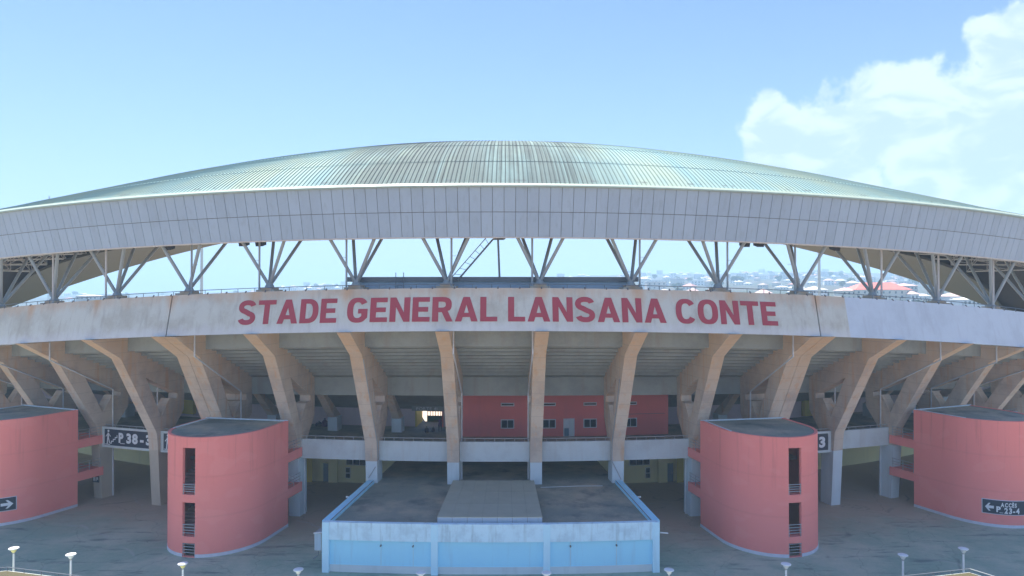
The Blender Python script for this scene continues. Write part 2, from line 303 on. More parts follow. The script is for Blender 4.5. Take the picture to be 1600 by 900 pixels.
def ground_material(name, near):
    m, nt, b = base_mat(name, 0.92, 0, 0.2)
    g = nt.nodes.new('ShaderNodeNewGeometry').outputs['Position']
    if near:                                                           # worn asphalt, brown dust where the stand overhangs it, pale scuffs and tyre lines
        c = mixc(nt, ramp(nt, noise(nt, g, 0.12, 6, 0.7), 0.38, 0.66), (0.29, 0.385, 0.29), (0.47, 0.49, 0.37))
        c = mixc(nt, ramp(nt, noise(nt, g, 0.35, 6, 0.75, (1, 2.4, 1)), 0.55, 0.75, 0, 0.55), c, (0.46, 0.46, 0.42))
        c = mixc(nt, ramp(nt, noise(nt, g, 0.5, 5, 0.7, (0.35, 1.6, 1)), 0.52, 0.68, 0, 0.7), c, (0.13, 0.175, 0.165))
        mp = nt.nodes.new('ShaderNodeMapping'); mp.inputs['Location'].default_value = (0, -CY, 0); nt.links.new(g, mp.inputs[0])
        ln = nt.nodes.new('ShaderNodeVectorMath'); ln.operation = 'LENGTH'; nt.links.new(mp.outputs[0], ln.inputs[0])
        rr = m_(nt, 'ADD', ln.outputs['Value'], m_(nt, 'MULTIPLY_ADD', noise(nt, g, 0.15, 5, 0.7), 14.0, -7.0))
        c = mixc(nt, ramp(nt, rr, 134.0, 145.0, 0.9, 0.0), c, (0.50, 0.37, 0.27))
        vo = nt.nodes.new('ShaderNodeTexVoronoi'); vo.feature = 'DISTANCE_TO_EDGE'; vo.inputs['Scale'].default_value = 0.13
        wv = nt.nodes.new('ShaderNodeVectorMath'); wv.operation = 'ADD'; nt.links.new(g, wv.inputs[0])
        nz = nt.nodes.new('ShaderNodeTexNoise'); nz.inputs['Scale'].default_value = 0.5; nt.links.new(g, nz.inputs['Vector'])
        sc_ = nt.nodes.new('ShaderNodeVectorMath'); sc_.operation = 'SCALE'; sc_.inputs['Scale'].default_value = 2.2; nt.links.new(nz.outputs['Color'], sc_.inputs[0]); nt.links.new(sc_.outputs[0], wv.inputs[1])
        nt.links.new(wv.outputs[0], vo.inputs['Vector'])
        c = mixc(nt, ramp(nt, vo.outputs['Distance'], 0.0, 0.010, 0.26, 0.0), c, (0.11, 0.125, 0.115))                  # cracks
        dg = nt.nodes.new('ShaderNodeSeparateXYZ'); nt.links.new(g, dg.inputs[0])
        for ang, per, sh, colr, am in ((0.9, 7.3, 0.0, (0.48, 0.48, 0.44), 0.5), (-0.75, 9.1, 2.0, (0.10, 0.12, 0.12), 0.45)):   # scuffs and tyre lines running off diagonally
            ln_ = m_(nt, 'ADD', m_(nt, 'MULTIPLY', dg.outputs[0], cos(ang)), m_(nt, 'MULTIPLY', dg.outputs[1], sin(ang)))
            ln_ = m_(nt, 'ADD', ln_, m_(nt, 'MULTIPLY_ADD', noise(nt, g, 0.07, 3), 9.0, sh))
            dd_ = m_(nt, 'ABSOLUTE', m_(nt, 'SUBTRACT', m_(nt, 'FRACT', m_(nt, 'DIVIDE', ln_, per)), 0.5))
            c = mixc(nt, m_(nt, 'MULTIPLY', ramp(nt, dd_, 0.0, 0.035, 1, 0), ramp(nt, noise(nt, g, 0.16, 4, 0.7), 0.5, 0.64, 0, am)), c, colr)
        n3 = noise(nt, g, 6.0, 5, 0.8)
        c = mixc(nt, 0.25, c, mixc(nt, n3, (0.1, 0.1, 0.1), (0.95, 0.95, 0.95)), 'OVERLAY')
        bump(nt, b, n3, 0.02)
    else:
        c = mixc(nt, ramp(nt, noise(nt, g, 0.01, 6, 0.7), 0.4, 0.62), (0.085, 0.075, 0.06), (0.05, 0.062, 0.04))
        c = mixc(nt, ramp(nt, noise(nt, g, 0.06, 5, 0.7), 0.5, 0.7, 0, 0.7), c, (0.07, 0.09, 0.04))
    nt.links.new(c, b.inputs['Base Color']); return m
M['bounce_laterite'] = stained('bounce_laterite_dirt', (0.34, 0.225, 0.15), (0.28, 0.19, 0.13), (0.31, 0.22, 0.16), bs=0.06, ss=0.2)  # reddish ground colour chosen to throw warm light up at the facade
M['asphalt'] = ground_material('worn_asphalt', True)
M['land'] = ground_material('laterite_and_scrub', False)
M['roofdeck'] = stained('weathered_roof_deck', (0.24, 0.26, 0.22), (0.46, 0.385, 0.29), (0.11, 0.135, 0.13), bs=0.16, ss=0.3, blot_amt=1.0, streak_amt=0.75, fine=0.4)

# ------------------------------------------------------------------ ground and hills
def terrain(x, y):
    d = math.hypot(x, y - 205)
    if y < 260 or d < 230: return 0.0
    a = x / y                                                         # bearing seen from the plaza
    pts = [(-1.2, 16), (-0.75, 20), (-0.45, 26), (-0.33, 48), (-0.2, 64), (0.0, 80), (0.12, 92), (0.3, 98), (0.45, 104), (0.62, 96), (0.9, 80), (1.4, 60)]
    h = pts[0][1]
    for (a0, h0), (a1, h1) in zip(pts, pts[1:]):
        if a0 <= a <= a1: h = h0 + (h1 - h0) * (a - a0) / (a1 - a0)
        elif a > a1: h = h1
    k = min(1.0, max(0.0, (y - 280) / 2200.0)); k = k ** 0.9
    k *= min(1.0, max(0.0, (d - 230) / 120.0))
    if y > 2700: k *= max(0.0, 1 - (y - 2700) / 900.0)
    return h * k + 3.0 * k * (sin(x * 0.011 + y * 0.004) + sin(y * 0.013 - x * 0.006))
xs = [-3900 + 120 * i for i in range(66)]; ys = [-1500 + 90 * i for i in range(60)]
g = MB(); nx = len(xs)
g.add([(x, y, terrain(x, y)) for y in ys for x in xs], [(j * nx + i, j * nx + i + 1, (j + 1) * nx + i + 1, (j + 1) * nx + i) for j in range(len(ys) - 1) for i in range(nx - 1)])
o = part('ground', g, M['land'], None); o['kind'] = 'structure'
g = MB(); ring = [(wpol(t, 176, 0)[0], wpol(t, 176, 0)[1]) for t in range(-180, 180, 3)]
for nm_, r_, z_, mt_ in (('bounce_forecourt', 330, 0.003, 'bounce_laterite'), ('plaza', 163, 0.007, 'asphalt')):  # outer ring is unseen ground, added to bounce warm light onto towers and ribs
    ring = [(wpol(t, r_, 0)[0], wpol(t, r_, 0)[1]) for t in range(-180, 180, 3)]; g = MB(); g.add([(x, y, z_) for x, y in ring], [tuple(range(len(ring)))])
    o = part(nm_, g, M[mt_], None, smooth=0); o['kind'] = 'structure'

# ------------------------------------------------------------------ stadium
stadium = thing('stadium', 'long curved stadium stand with domed metal roof, grey fascia and concrete ribs', 'stadium', tuple(CEN))
def fas_top(t): return 33.75 - 1.38 * (t / 23) ** 2
def fas_bot(t): return 28.93 - 1.42 * (t / 23) ** 2
def inner_z(t):                                                        # height of the free edge of the roof (a shallow arch over the chord y = 104)
    X = 101 * math.tan(rad(t)); z = 36.0 - 0.00258 * X * X
    k = min(1, max(0, (abs(t) - 38) / 6.5)); return z * (1 - k) + (fas_bot(t) + 1.0) * k
def inner_r(t): return max(101 / cos(rad(t)), 0) if abs(t) < 44.5 else 141.0
def roof_top(t, s):
    ri = inner_r(t); r = 142.6 + (ri - 142.6) * s
    w = max(0.0, (142.6 - ri) / 41.6)
    z = fas_top(t) + (inner_z(t) + 1.2 - fas_top(t)) * s + 6.45 * w ** 3.5 * 4 * s * (1 - s)
    return r, z
# roof sheet with standing seams, sheets lapped twice
rm_v, rm_f, rm_uv = [], [], []
S = [0.0, 0.02, 0.05, 0.08, 0.1099, 0.11, 0.15, 0.2, 0.2499, 0.25, 0.31, 0.38, 0.46, 0.55, 0.65, 0.76, 0.88, 1.0]
off = []
t = -43.86
while t < 43.9:
    off += [(t, 0.0), (t + 0.115, 0.0), (t + 0.128, 0.075), (t + 0.146, 0.075), (t + 0.159, 0.0)]; t += 0.17
ns = len(S)
for t, dz in off:
    for s in S:
        r, z = roof_top(t, s); lap = 0.0 if s < 0.11 else (0.05 if s < 0.25 else 0.10)
        rm_v.append(pol(t, r, z + dz * (1 if 0 < s < 1 else 0.6) + lap)); rm_uv.append((t, s))
for i in range(len(off) - 1):
    for j in range(ns - 1):
        rm_f.append((i * ns + j, i * ns + j + 1, (i + 1) * ns + j + 1, (i + 1) * ns + j))
me = bpy.data.meshes.new('roof_sheet'); me.from_pydata(rm_v, [], rm_f); me.materials.append(M['roof'])
ul = me.uv_layers.new(name='UVMap'); vi = [0] * len(me.loops); me.loops.foreach_get('vertex_index', vi)
flat = []
for k in vi: flat += rm_uv[k]
ul.data.foreach_set('uv', flat); me.update()
roof = link('roof', me, stadium)
# underside of the sheet (brown), inner edge, beige soffit boards
g = MB(); T = [-44 + 88 * i / 110 for i in range(111)]; SU = [0.0, 0.06, 0.12, 0.2, 0.3, 0.45, 0.6, 0.8, 1.0]; n = len(SU)
vs = []
for t in T:
    for s in SU:
        r, z = roof_top(t, s); vs.append(pol(t, r - 0.05, z - 0.25))
g.add(vs, [(i * n + j, (i + 1) * n + j, (i + 1) * n + j + 1, i * n + j + 1) for i in range(110) for j in range(n - 1)])
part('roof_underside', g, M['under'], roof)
def soffit_pt(t, s):
    ri = inner_r(t); r = 141.3 + (ri - 141.3) * s
    return r, fas_bot(t) + 0.12 + (inner_z(t) - fas_bot(t) - 0.12) * s + 0.1 * 4 * s * (1 - s)
def soffit_s0(t):
    ri = inner_r(t); return min(0.95, max(0.02, (141.3 - 126.8) / max(0.5, 141.3 - ri)))
g = MB(); K = 8; vs = []
for t in T:
    s0 = soffit_s0(t)
    for j in range(K + 1): vs.append(pol(t, *soffit_pt(t, s0 + (1 - s0) * j / K)))
    r, z = soffit_pt(t, s0); vs.append(pol(t, r, z + 0.35))
    r, z = soffit_pt(t, 1.0); vs.append(pol(t, r, z + 1.15))
n = K + 3
g.add(vs, [(i * n + j, i * n + j + 1, (i + 1) * n + j + 1, (i + 1) * n + j) for i in range(110) for j in range(K)])
g.add(vs, [(i * n, (i + 1) * n, (i + 1) * n + K + 1, i * n + K + 1) for i in range(110)])
g.add(vs, [(i * n + K, (i + 1) * n + K, (i + 1) * n + K + 2, i * n + K + 2) for i in range(110)])
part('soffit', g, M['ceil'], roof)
# eave trim, fascia backing and panels
for nm, t0, t1 in (('eave_trim', -43.8, 43.8),):
    g = MB(); g.sweep([(142.84, -0.17), (142.58, 0.05), (142.5, 0.0), (142.55, -0.1), (142.62, -0.32), (142.86, -0.30)], t0, t1, 0.6, lambda z, t: fas_top(t) + z)
    part('eave_trim', g, M['trim'], roof)
def fas_r(k): return 142.55 - 1.3 * k                                  # k = 0 top .. 1 bottom
def fas_z(t, k): return fas_top(t) - 0.22 + (fas_bot(t) - fas_top(t) + 0.22) * k
g = MB(); vs = []; n = 4
TT = [-44 + 88 * i / 176 for i in range(177)]
for t in TT:
    vs += [pol(t, fas_r(0) - 0.03, fas_z(t, 0)), pol(t, fas_r(1) - 0.03, fas_z(t, 1)), pol(t, fas_r(1) - 0.5, fas_z(t, 1)), pol(t, fas_r(0) - 0.5, fas_z(t, 0))]
g.add(vs, [(i * 4 + j, i * 4 + (j + 1) % 4, i * 4 + 4 + (j + 1) % 4, i * 4 + 4 + j) for i in range(176) for j in range(4)])
fascia = part('fascia', g, M['joint'], stadium)
PIT = 0.4313; NP = 64
def fascia_piece(ta, tb, ka, kb, nt_=1):
    g = MB(); vs = []
    for i in range(nt_ + 1):
        t = ta + (tb - ta) * i / nt_
        for k in (ka, kb): vs += [pol(t, fas_r(k) + 0.03, fas_z(t, k)), pol(t, fas_r(k) - 0.02, fas_z(t, k))]
    fs = []
    for i in range(nt_):
        a, b = i * 4, i * 4 + 4
        fs += [(a, a + 2, b + 2, b), (a + 1, b + 1, b + 3, a + 3), (a, b, b + 1, a + 1), (a + 2, a + 3, b + 3, b + 2)]
    fs += [(0, 1, 3, 2), (nt_ * 4, nt_ * 4 + 2, nt_ * 4 + 3, nt_ * 4 + 1)]
    return g.add(vs, fs)
for i in range(-NP, NP):
    ta, tb = i * PIT + 0.0085, (i + 1) * PIT - 0.0085
    for ka, kb in ((0.0, 0.494), (0.506, 0.985)):
        part('fascia_panel', fascia_piece(ta, tb, ka, kb), M['panel'], fascia, smooth=0)
for sg in (-1, 1):
    a, b = sg * NP * PIT, sg * 43.9
    for ka, kb in ((0.0, 0.494), (0.506, 0.985)): part('fascia_end', fascia_piece(min(a, b) + .01, max(a, b), ka, kb, 40), M['panel'], fascia)
g = MB(); vs = []
g.sweep([(141.34, 0.06), (141.34, -0.04), (140.7, -0.04), (140.7, 0.06)], -43.8, 43.8, 0.6, lambda z, t: fas_bot(t) + z)
part('bottom_trim', g, M['strut_white'], fascia)
# roof trusses under the sheet
for i in range(-17, 18):
    t = i * BAY / 2
    if abs(t) < 5: continue
    g = MB(); q = []
    for r in (141.0, 138.2, 135.4, 132.6, 129.8, 127.2):
        s = (142.6 - r) / (142.6 - inner_r(t)); zt = roof_top(t, s)[1] - 0.6
        ss = (141.3 - r) / (141.3 - inner_r(t)); zb = soffit_pt(t, ss)[1] + 0.35
        q.append((pol(t, r, max(zb + 0.5, zt)), pol(t, r, zb)))
    for a, b in zip(q, q[1:]):
        g.tube(a[0], b[0], 0.07, 5); g.tube(a[1], b[1], 0.09, 5); g.tube(a[0], b[1], 0.05, 5); g.tube(b[0], b[1], 0.05, 5)
    for dt in (BAY / 2,):
        for r in (139.7, 137.1, 134.5, 131.9, 129.3):
            ss = (141.3 - r) / (141.3 - inner_r(t)); zb = soffit_pt(t, ss)[1] + 0.4; z2 = soffit_pt(t + dt, ss)[1] + 1.6
            g.tube(pol(t, r, zb), pol(t + dt, r - 1.3, z2), 0.05, 5); g.tube(pol(t + dt, r, zb), pol(t, r - 1.3, z2), 0.045, 5)
            g.tube(pol(t, r, zb), pol(t + dt, r, zb), 0.045, 5)
    part('roof_truss', g, M['strut_white'], roof)

# rim beam in three lengths, split at the expansion joints
J = 3.5 * BAY
def rimz(z, t): return z + rim_dz(t)
def rim_piece(t0, t1, m):
    g = MB(); g.sweep([(142.5, 20.25), (141.62, 24.2), (138.3, 24.2), (138.3, 23.2), (141.0, 23.0), (141.6, 20.25)], t0, t1, 0.4, rimz)
    return part('rim_beam', g, m, stadium)
rim = rim_piece(-J + 0.03, J - 0.03, M['band'])
rl = rim_piece(-44, -J - 0.03, M['band']); rp = rim_piece(J + 0.03, 14.2, M['band']); rw = rim_piece(14.2, 44, M['band_white'])
rw['label'] = 'freshly white painted length of the rim beam'
for sg in (-1, 1):
    g = MB(); g.sweep([(142.35, 20.3), (141.5, 24.1), (138.4, 24.1), (141.4, 20.4)], sg * J - 0.1, sg * J + 0.1, 0.2, rimz); part('joint_strip', g, M['joint'], stadium)
# lettering
def glyphs(txt, bold=0.0, ext=0.0):
    cu = bpy.data.curves.new('glyph', 'FONT'); cu.body = txt; cu.offset = bold; cu.extrude = ext; cu.resolution_u = 4; cu.fill_mode = 'BOTH'
    ob = bpy.data.objects.new('glyph', cu); COL.objects.link(ob)
    bpy.context.view_layer.update()
    dg = bpy.context.evaluated_depsgraph_get(); me = ob.evaluated_get(dg).to_mesh()
    vs = [tuple(v.co) for v in me.vertices]; fs = [tuple(p.vertices) for p in me.polygons]
    ob.evaluated_get(dg).to_mesh_clear(); bpy.data.objects.remove(ob); bpy.data.curves.remove(cu)
    return vs, fs
def line_of(txt, bold=0.035, ext=0.02, gap=0.10, space=0.33):
    out, x = [], 0.0
    for ch in txt:
        if ch == ' ': x += space; continue
        vs, fs = glyphs(ch, bold, ext); x0 = min(v[0] for v in vs); x1 = max(v[0] for v in vs)
        out.append((ch, [(v[0] - x0 + x, v[1], v[2]) for v in vs], fs)); x += x1 - x0 + gap
    return out, x - gap
def letter_shape(ch, w=0.215):                                          # heavy upright grotesque capitals, cap height 1: list of [outer loop, hole ...]
    def sup(cx, cy, a, b, a0, a1, n=18, e=2.5):
        return [(cx + a * math.copysign(abs(cos(t)) ** (2 / e), cos(t)), cy + b * math.copysign(abs(sin(t)) ** (2 / e), sin(t))) for t in [a0 + (a1 - a0) * i / n for i in range(n + 1)]]
    v = w * 0.88                                                       # bars a little thinner than stems
    if ch == 'T': return 0.70, [[[(0.35 - w / 2, 0), (0.35 + w / 2, 0), (0.35 + w / 2, 1 - v), (0.70, 1 - v), (0.70, 1), (0, 1), (0, 1 - v), (0.35 - w / 2, 1 - v)]]]
    if ch == 'E': return 0.62, [[[(0, 0), (0.62, 0), (0.62, v), (w, v), (w, 0.5 - v / 2), (0.56, 0.5 - v / 2), (0.56, 0.5 + v / 2), (w, 0.5 + v / 2), (w, 1 - v), (0.61, 1 - v), (0.61, 1), (0, 1)]]]
    if ch == 'L': return 0.60, [[[(0, 0), (0.60, 0), (0.60, v), (w, v), (w, 1), (0, 1)]]]
    if ch == 'N': return 0.72, [[[(0, 0), (w, 0), (w, 0.62), (0.72 - w, 0), (0.72, 0), (0.72, 1), (0.72 - w, 1), (0.72 - w, 0.38), (w, 1), (0, 1)]]]
    if ch == 'A': return 0.80, [[[(0, 0), (0.225, 0), (0.275, 0.18), (0.525, 0.18), (0.575, 0), (0.80, 0), (0.515, 1), (0.285, 1)], [(0.32, 0.35), (0.48, 0.35), (0.40, 0.68)]]]
    if ch == 'D': return 0.70, [[[(0, 0)] + sup(0.28, 0.5, 0.42, 0.5, -pi / 2, pi / 2) + [(0, 1)], [(w, v)] + sup(0.30, 0.5, 0.40 - w, 0.5 - v, -pi / 2, pi / 2) + [(w, 1 - v)]]]
    if ch == 'O': return 0.76, [[sup(0.38, 0.5, 0.38, 0.515, 0, 2 * pi, 36)[:-1], sup(0.38, 0.5, 0.38 - w, 0.515 - v, 0, 2 * pi, 36)[:-1]]]
    if ch == 'C': return 0.74, [[sup(0.38, 0.5, 0.37, 0.515, rad(33), rad(327), 34) + sup(0.38, 0.5, 0.375 - w, 0.515 - v, rad(323), rad(37), 34)]]
    if ch == 'G': return 0.75, [[sup(0.38, 0.5, 0.38, 0.515, rad(33), rad(318), 34) + [(0.74, 0.19), (0.74, 0.55), (0.40, 0.55), (0.40, 0.55 - v), (0.74 - w, 0.55 - v), (0.74 - w, 0.26)] + sup(0.38, 0.5, 0.38 - w, 0.515 - v, rad(305), rad(37), 34)]]
    if ch == 'R': return 0.72, [[[(0, 0), (w, 0), (w, 0.38), (0.34, 0.38), (0.50, 0), (0.73, 0), (0.545, 0.43)] + sup(0.36, 0.69, 0.325, 0.31, -pi / 4, pi / 2, 16) + [(0, 1)], [(w, 0.38 + v)] + sup(0.34, 0.69, 0.35 - w, 0.31 - v, -pi / 2, pi / 2, 14) + [(w, 1 - v)]]]
    if ch == 'S':                                                      # a thick stroke along an S spine
        sp = sup(0.35, 0.735, 0.245, 0.185, rad(12), rad(250), 22, 2.2) + [(0.35, 0.505)] + sup(0.36, 0.27, 0.245, 0.185, rad(70), rad(-168), 22, 2.2)
        L, Rr = [], []
        for i in range(len(sp)):
            a, b = sp[max(0, i - 1)], sp[min(len(sp) - 1, i + 1)]; d = math.hypot(b[0] - a[0], b[1] - a[1]); nx_, ny_ = -(b[1] - a[1]) / d, (b[0] - a[0]) / d; h = 0.102
            L.append((sp[i][0] + nx_ * h, sp[i][1] + ny_ * h)); Rr.append((sp[i][0] - nx_ * h, sp[i][1] - ny_ * h))
        return 0.71, [('strip', L, Rr)]
def letter_mesh(ch, depth=0.03):
    wd, shapes = letter_shape(ch); vs, fs = [], []
    for sh in shapes:
        if sh[0] == 'strip':
            _, L, Rr = sh; n = len(L); loops = [L + Rr[::-1]]; flat = L + Rr; tri = [(i, i + 1, n + i + 1, n + i) for i in range(n - 1)]; base = len(vs)
            vs += [(x, y, depth) for x, y in flat]; fs += [tuple(base + k for k in q) for q in tri]
        else:
            loops = sh; flat = [q for lp in sh for q in lp]; base = len(vs)
            vs += [(x, y, depth) for x, y in flat]; fs += [tuple(base + k for k in q) for q in tessellate_polygon([[Vector((x, y, 0)) for x, y in lp] for lp in sh])]
        for lp in loops:
            n = len(lp); base = len(vs); vs += [(x, y, depth) for x, y in lp] + [(x, y, 0.0) for x, y in lp]; fs += [(base + i, base + (i + 1) % n, base + n + (i + 1) % n, base + n + i) for i in range(n)]
    return wd, vs, fs
CAP = max(v[1] for v in glyphs('E')[0])
for word, t0, t1 in (('STADE', -9.83, -5.87), ('GENERAL', -5.47, 0.18), ('LANSANA', 0.58, 6.54), ('CONTE', 6.92, 11.05)):
    items = [letter_mesh(ch) for ch in word]; gap = 0.085; wd = sum(q[0] for q in items) + gap * (len(items) - 1); x0 = 0.0
    for lw_, vs, fs in items:
        g = MB(); q = []
        for x, h, z in vs:
            t = t0 + (t1 - t0) * (x0 + x) / wd; zz = 21.12 + 2.25 * h
            q.append(pol(t, 142.5 - 0.88 * (zz - 20.25) / 3.95 + 0.004 + z, zz + rim_dz(t)))
        part('letter', g.add(q, fs), M['red'], rim, smooth=0); x0 += lw_ + gap
# ribs
def rib_mesh(t, half):
    Z = lambda z: zf(z, t)
    outer = [(142.95, Z(20.22)), (139.3, Z(17.8)), (134.45, 8.2), (134.25, 6.2), (132.35, 6.2), (132.45, 7.6), (130.45, 10.2), (130.25, Z(14.95)), (138.35, Z(19.15)), (138.35, Z(20.22))]
    hole = [(136.0, Z(15.2)), (133.85, 9.95), (132.6, 11.8), (131.5, Z(12.0)), (131.45, Z(12.65))]
    g = MB(); loops = [[Vector((r, z, 0)) for r, z in outer], [Vector((r, z, 0)) for r, z in hole]]
    tri = tessellate_polygon(loops); pts = outer + hole
    for x in (-half, half): g.add([(x, -r, z) for r, z in pts], tri)
    for lp in (outer, hole):
        n = len(lp); g.add([(-half, -r, z) for r, z in lp] + [(half, -r, z) for r, z in lp], [(i, (i + 1) % n, n + (i + 1) % n, n + i) for i in range(n)])
    return g
def leg_mesh(half):
    g = MB(); sec = [(134.25, 6.2), (133.85, 0), (132.2, 0), (132.35, 6.2)]
    g.add([(-half, -r, z) for r, z in sec] + [(half, -r, z) for r, z in sec], [(0, 1, 2, 3), (7, 6, 5, 4)] + [(i, (i + 1) % 4, 4 + (i + 1) % 4, 4 + i) for i in range(4)])
    return g
RIBS = [k + 0.5 for k in range(-9, 9)]
for k in RIBS:
    t = k * BAY; dbl = abs(abs(k) - 3.5) < 0.1
    if dbl:
        rb = link('rib', None, stadium, (0, 0, 0), rad(t)); rb['label'] = 'wide double rib with an expansion joint down its middle'
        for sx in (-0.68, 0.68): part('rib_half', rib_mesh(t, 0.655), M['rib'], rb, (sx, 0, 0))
        hw = 1.30
    else:
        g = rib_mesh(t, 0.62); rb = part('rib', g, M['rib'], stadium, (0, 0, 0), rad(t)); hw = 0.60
    part('plinth', leg_mesh(hw + 0.012), M['plinth'] if abs(k) < 3 or k > 3 else M['plinth_beige'], rb)
    # rainwater pipe along the flank
    if abs(k) in (0.5, 3.5, 5.5, 6.5, 7.5):
        sx = -math.copysign(hw + 0.12, k); g = MB(); z = lambda q: zf(q, t)
        g.path([(sx, -140.2, z(20.2)), (sx, -140.2, z(18.0)), (sx, -132.6, z(13.2)), (sx, -132.5, 4.0 if abs(k) < 1 else 0)], 0.085, 7); part('rainwater_pipe', g, M['pipe'], rb)
    elif abs(k) in (4.5, 2.5):
        sx = math.copysign(hw + 0.12, k) * (1 if abs(k) == 4.5 else -1); g = MB()
        g.path([(sx, -133.0, 13.0 if abs(k) == 4.5 else 6.1), (sx, -132.9, 0)], 0.08, 7); part('rainwater_pipe', g, M['pipe'], rb)
    elif k in (-1.5, 1.5):
        g = MB(); x0 = hw + 0.07; g.path([(x0, -139.1, zf(17.4, t)), (x0, -134.2, 7.9), (x0, -134.1, 6.0), (x0 - 0.9, -134.4, 4.5)] if k < 0 else [(-x0, -137.6, zf(15.3, t)), (-x0, -134.2, 7.9), (-x0, -134.4, 6.2), (-x0 + 0.9, -134.5, 4.4)], 0.05, 6)
        part('cable', g, M['rail'], rb)
# seating slab with stepped underside, ring beams
under, topl = [], []
for i in range(10):
    r = 138.3 - 0.8 * i; z = 18.75 - 0.43 * i
    under += [(r, z), (r - 0.95, z), (r - 0.95, z - 0.11), (r - 0.8, z - 0.11)] if i < 9 else [(r, z)]
r_end, z_end = under[-1]
sec = under + [(r_end - 0.05, z_end), (121.0, z_end - (r_end - 121.0) * 0.52), (121.0, z_end - (r_end - 121.0) * 0.52 + 0.6), (r_end, z_end + 0.75), (138.3, 19.6)]
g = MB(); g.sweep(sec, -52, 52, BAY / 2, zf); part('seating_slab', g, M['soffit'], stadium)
zi = z_end - (r_end - 121.0) * 0.52
for a, b in ((-52, -4.95), (-3.1, 52)):
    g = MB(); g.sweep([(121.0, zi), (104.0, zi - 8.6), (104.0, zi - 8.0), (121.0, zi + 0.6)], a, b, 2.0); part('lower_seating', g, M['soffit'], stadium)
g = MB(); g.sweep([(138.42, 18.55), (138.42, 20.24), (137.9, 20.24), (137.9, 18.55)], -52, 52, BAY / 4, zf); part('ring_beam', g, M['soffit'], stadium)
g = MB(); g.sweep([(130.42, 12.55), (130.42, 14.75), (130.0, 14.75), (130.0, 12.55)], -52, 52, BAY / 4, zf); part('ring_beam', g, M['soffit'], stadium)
g = MB(); g.sweep([(133.3, 6.8), (133.3, 7.2), (117.0, 7.2), (117.0, 6.8)], -52, 52, 1.0); part('concourse_floor', g, M['roofdeck'], stadium)
# parapets between the ribs
hb = BAY / 2 - 0.275
g = MB(); g.sweep([(133.32, 6.15), (133.62, 6.15), (133.62, 8.2), (133.32, 8.2)], -hb, hb, 0.6); par_me = g.mesh('parapet', M['parapet'])
g = MB(); n = 5
g.path([pol(-hb + 2 * hb * i / 8, 133.45, 8.52) for i in range(9)], 0.04, 6)
for i in range(7): tt = -hb + 2 * hb * (i + 0.5) / 7; g.tube(pol(tt, 133.45, 8.2), pol(tt, 133.45, 8.5), 0.03, 5)
hr_me = g.mesh('handrail', M['rail'])
for b in range(-8, 9):
    if abs(b) in (3, 6): continue
    p = link('parapet', par_me, stadium, (0, 0, 0), rad(b * BAY)); link('handrail', hr_me, p)
# back walls of the concourse (ground level and upper level)
g = MB(); g.sweep([(120.6, 0.0), (120.6, 6.8), (120.3, 6.8), (120.3, 0.0)], -52, 52, 1.0); bw = part('back_wall', g, M['yellow_dull'], stadium); bw['label'] = 'dull yellow ground floor wall'
for a, b in ((-52, -4.85), (-3.2, 52)):
    g = MB(); g.sweep([(120.6, 7.2), (120.6, 9.4), (120.3, 9.4), (120.3, 7.2)], a, b, 1.0); uw = part('back_wall', g, M['pink_pale'], stadium); uw['label'] = 'pale rose upper concourse wall'
def wbox(g, t, r, w, z0, z1, d=0.06, mi=0):                            # a box of width w standing proud of a wall of radius r at angle t (rotated frame)
    return g.box(-w / 2, w / 2, -r - d, -r, z0, z1, mi)
for xd, xp, xw, xv, xy in ((511, 522, 557, 544, 487), (1046, 1034, 999, 1012, 1059)):
    def at(px): return rad(th_px(px, 120.7))
    g = MB(); wbox(g, 0, 120.6, 0.95, 0, 2.3); d = part('door', g, M['door'], bw, None, at(xd)); g = MB(); g.box(0.30, 0.38, -120.72, -120.66, 1.0, 1.2); part('handle', g, M['rail'], d)
    g = MB(); wbox(g, 0, 120.6, 1.15, 0, 6.7, 0.4); part('pilaster', g, M['yellow_dull'], bw, None, at(xp))
    g = MB(); wbox(g, 0, 120.6, 2.7, 2.2, 3.9, 0.05, 0)
    for i in range(3): g.box(-1.28 + i * 0.88, -0.48 + i * 0.88, -120.67, -120.64, 2.27, 3.83, 1)
    part('window', g, [M['frame'], M['glass']], bw, None, at(xw))
    g = MB(); wbox(g, 0, 120.6, 0.62, 0.55, 1.9, 0.05, 0); g.box(-0.26, 0.26, -120.68, -120.645, 0.6, 1.15, 1); g.box(-0.26, 0.26, -120.68, -120.645, 1.27, 1.84, 1); part('vent_window', g, [M['frame'], M['glass']], bw, None, at(xv))
    g = MB(); g.box(-0.42, 0.42, -121.3, -121.2, 1.4, 6.7); g.box(-0.42, 0.42, -121.29, -121.21, 0, 1.4); part('bright_wall', g, M['yellow'], bw, None, at(xy))
for b in (-5, -4, 4, 5):
    t0 = b * BAY
    g = MB(); wbox(g, 0, 120.6, 2.6, 0.2, 4.2, 0.06); part('blue_gate', g, M['door'], bw, None, rad(t0 + 0.4))
    g = MB(); wbox(g, 0, 120.6, 1.4, 0, 6.7, 1.2); part('pilaster', g, M['plinth'], bw, None, rad(t0 - 0.75))
    g = MB(); wbox(g, 0, 120.6, 0.8, 2.2, 3.4, 0.08); part('vent_window', g, M['glass'], bw, None, rad(t0 - 1.3))
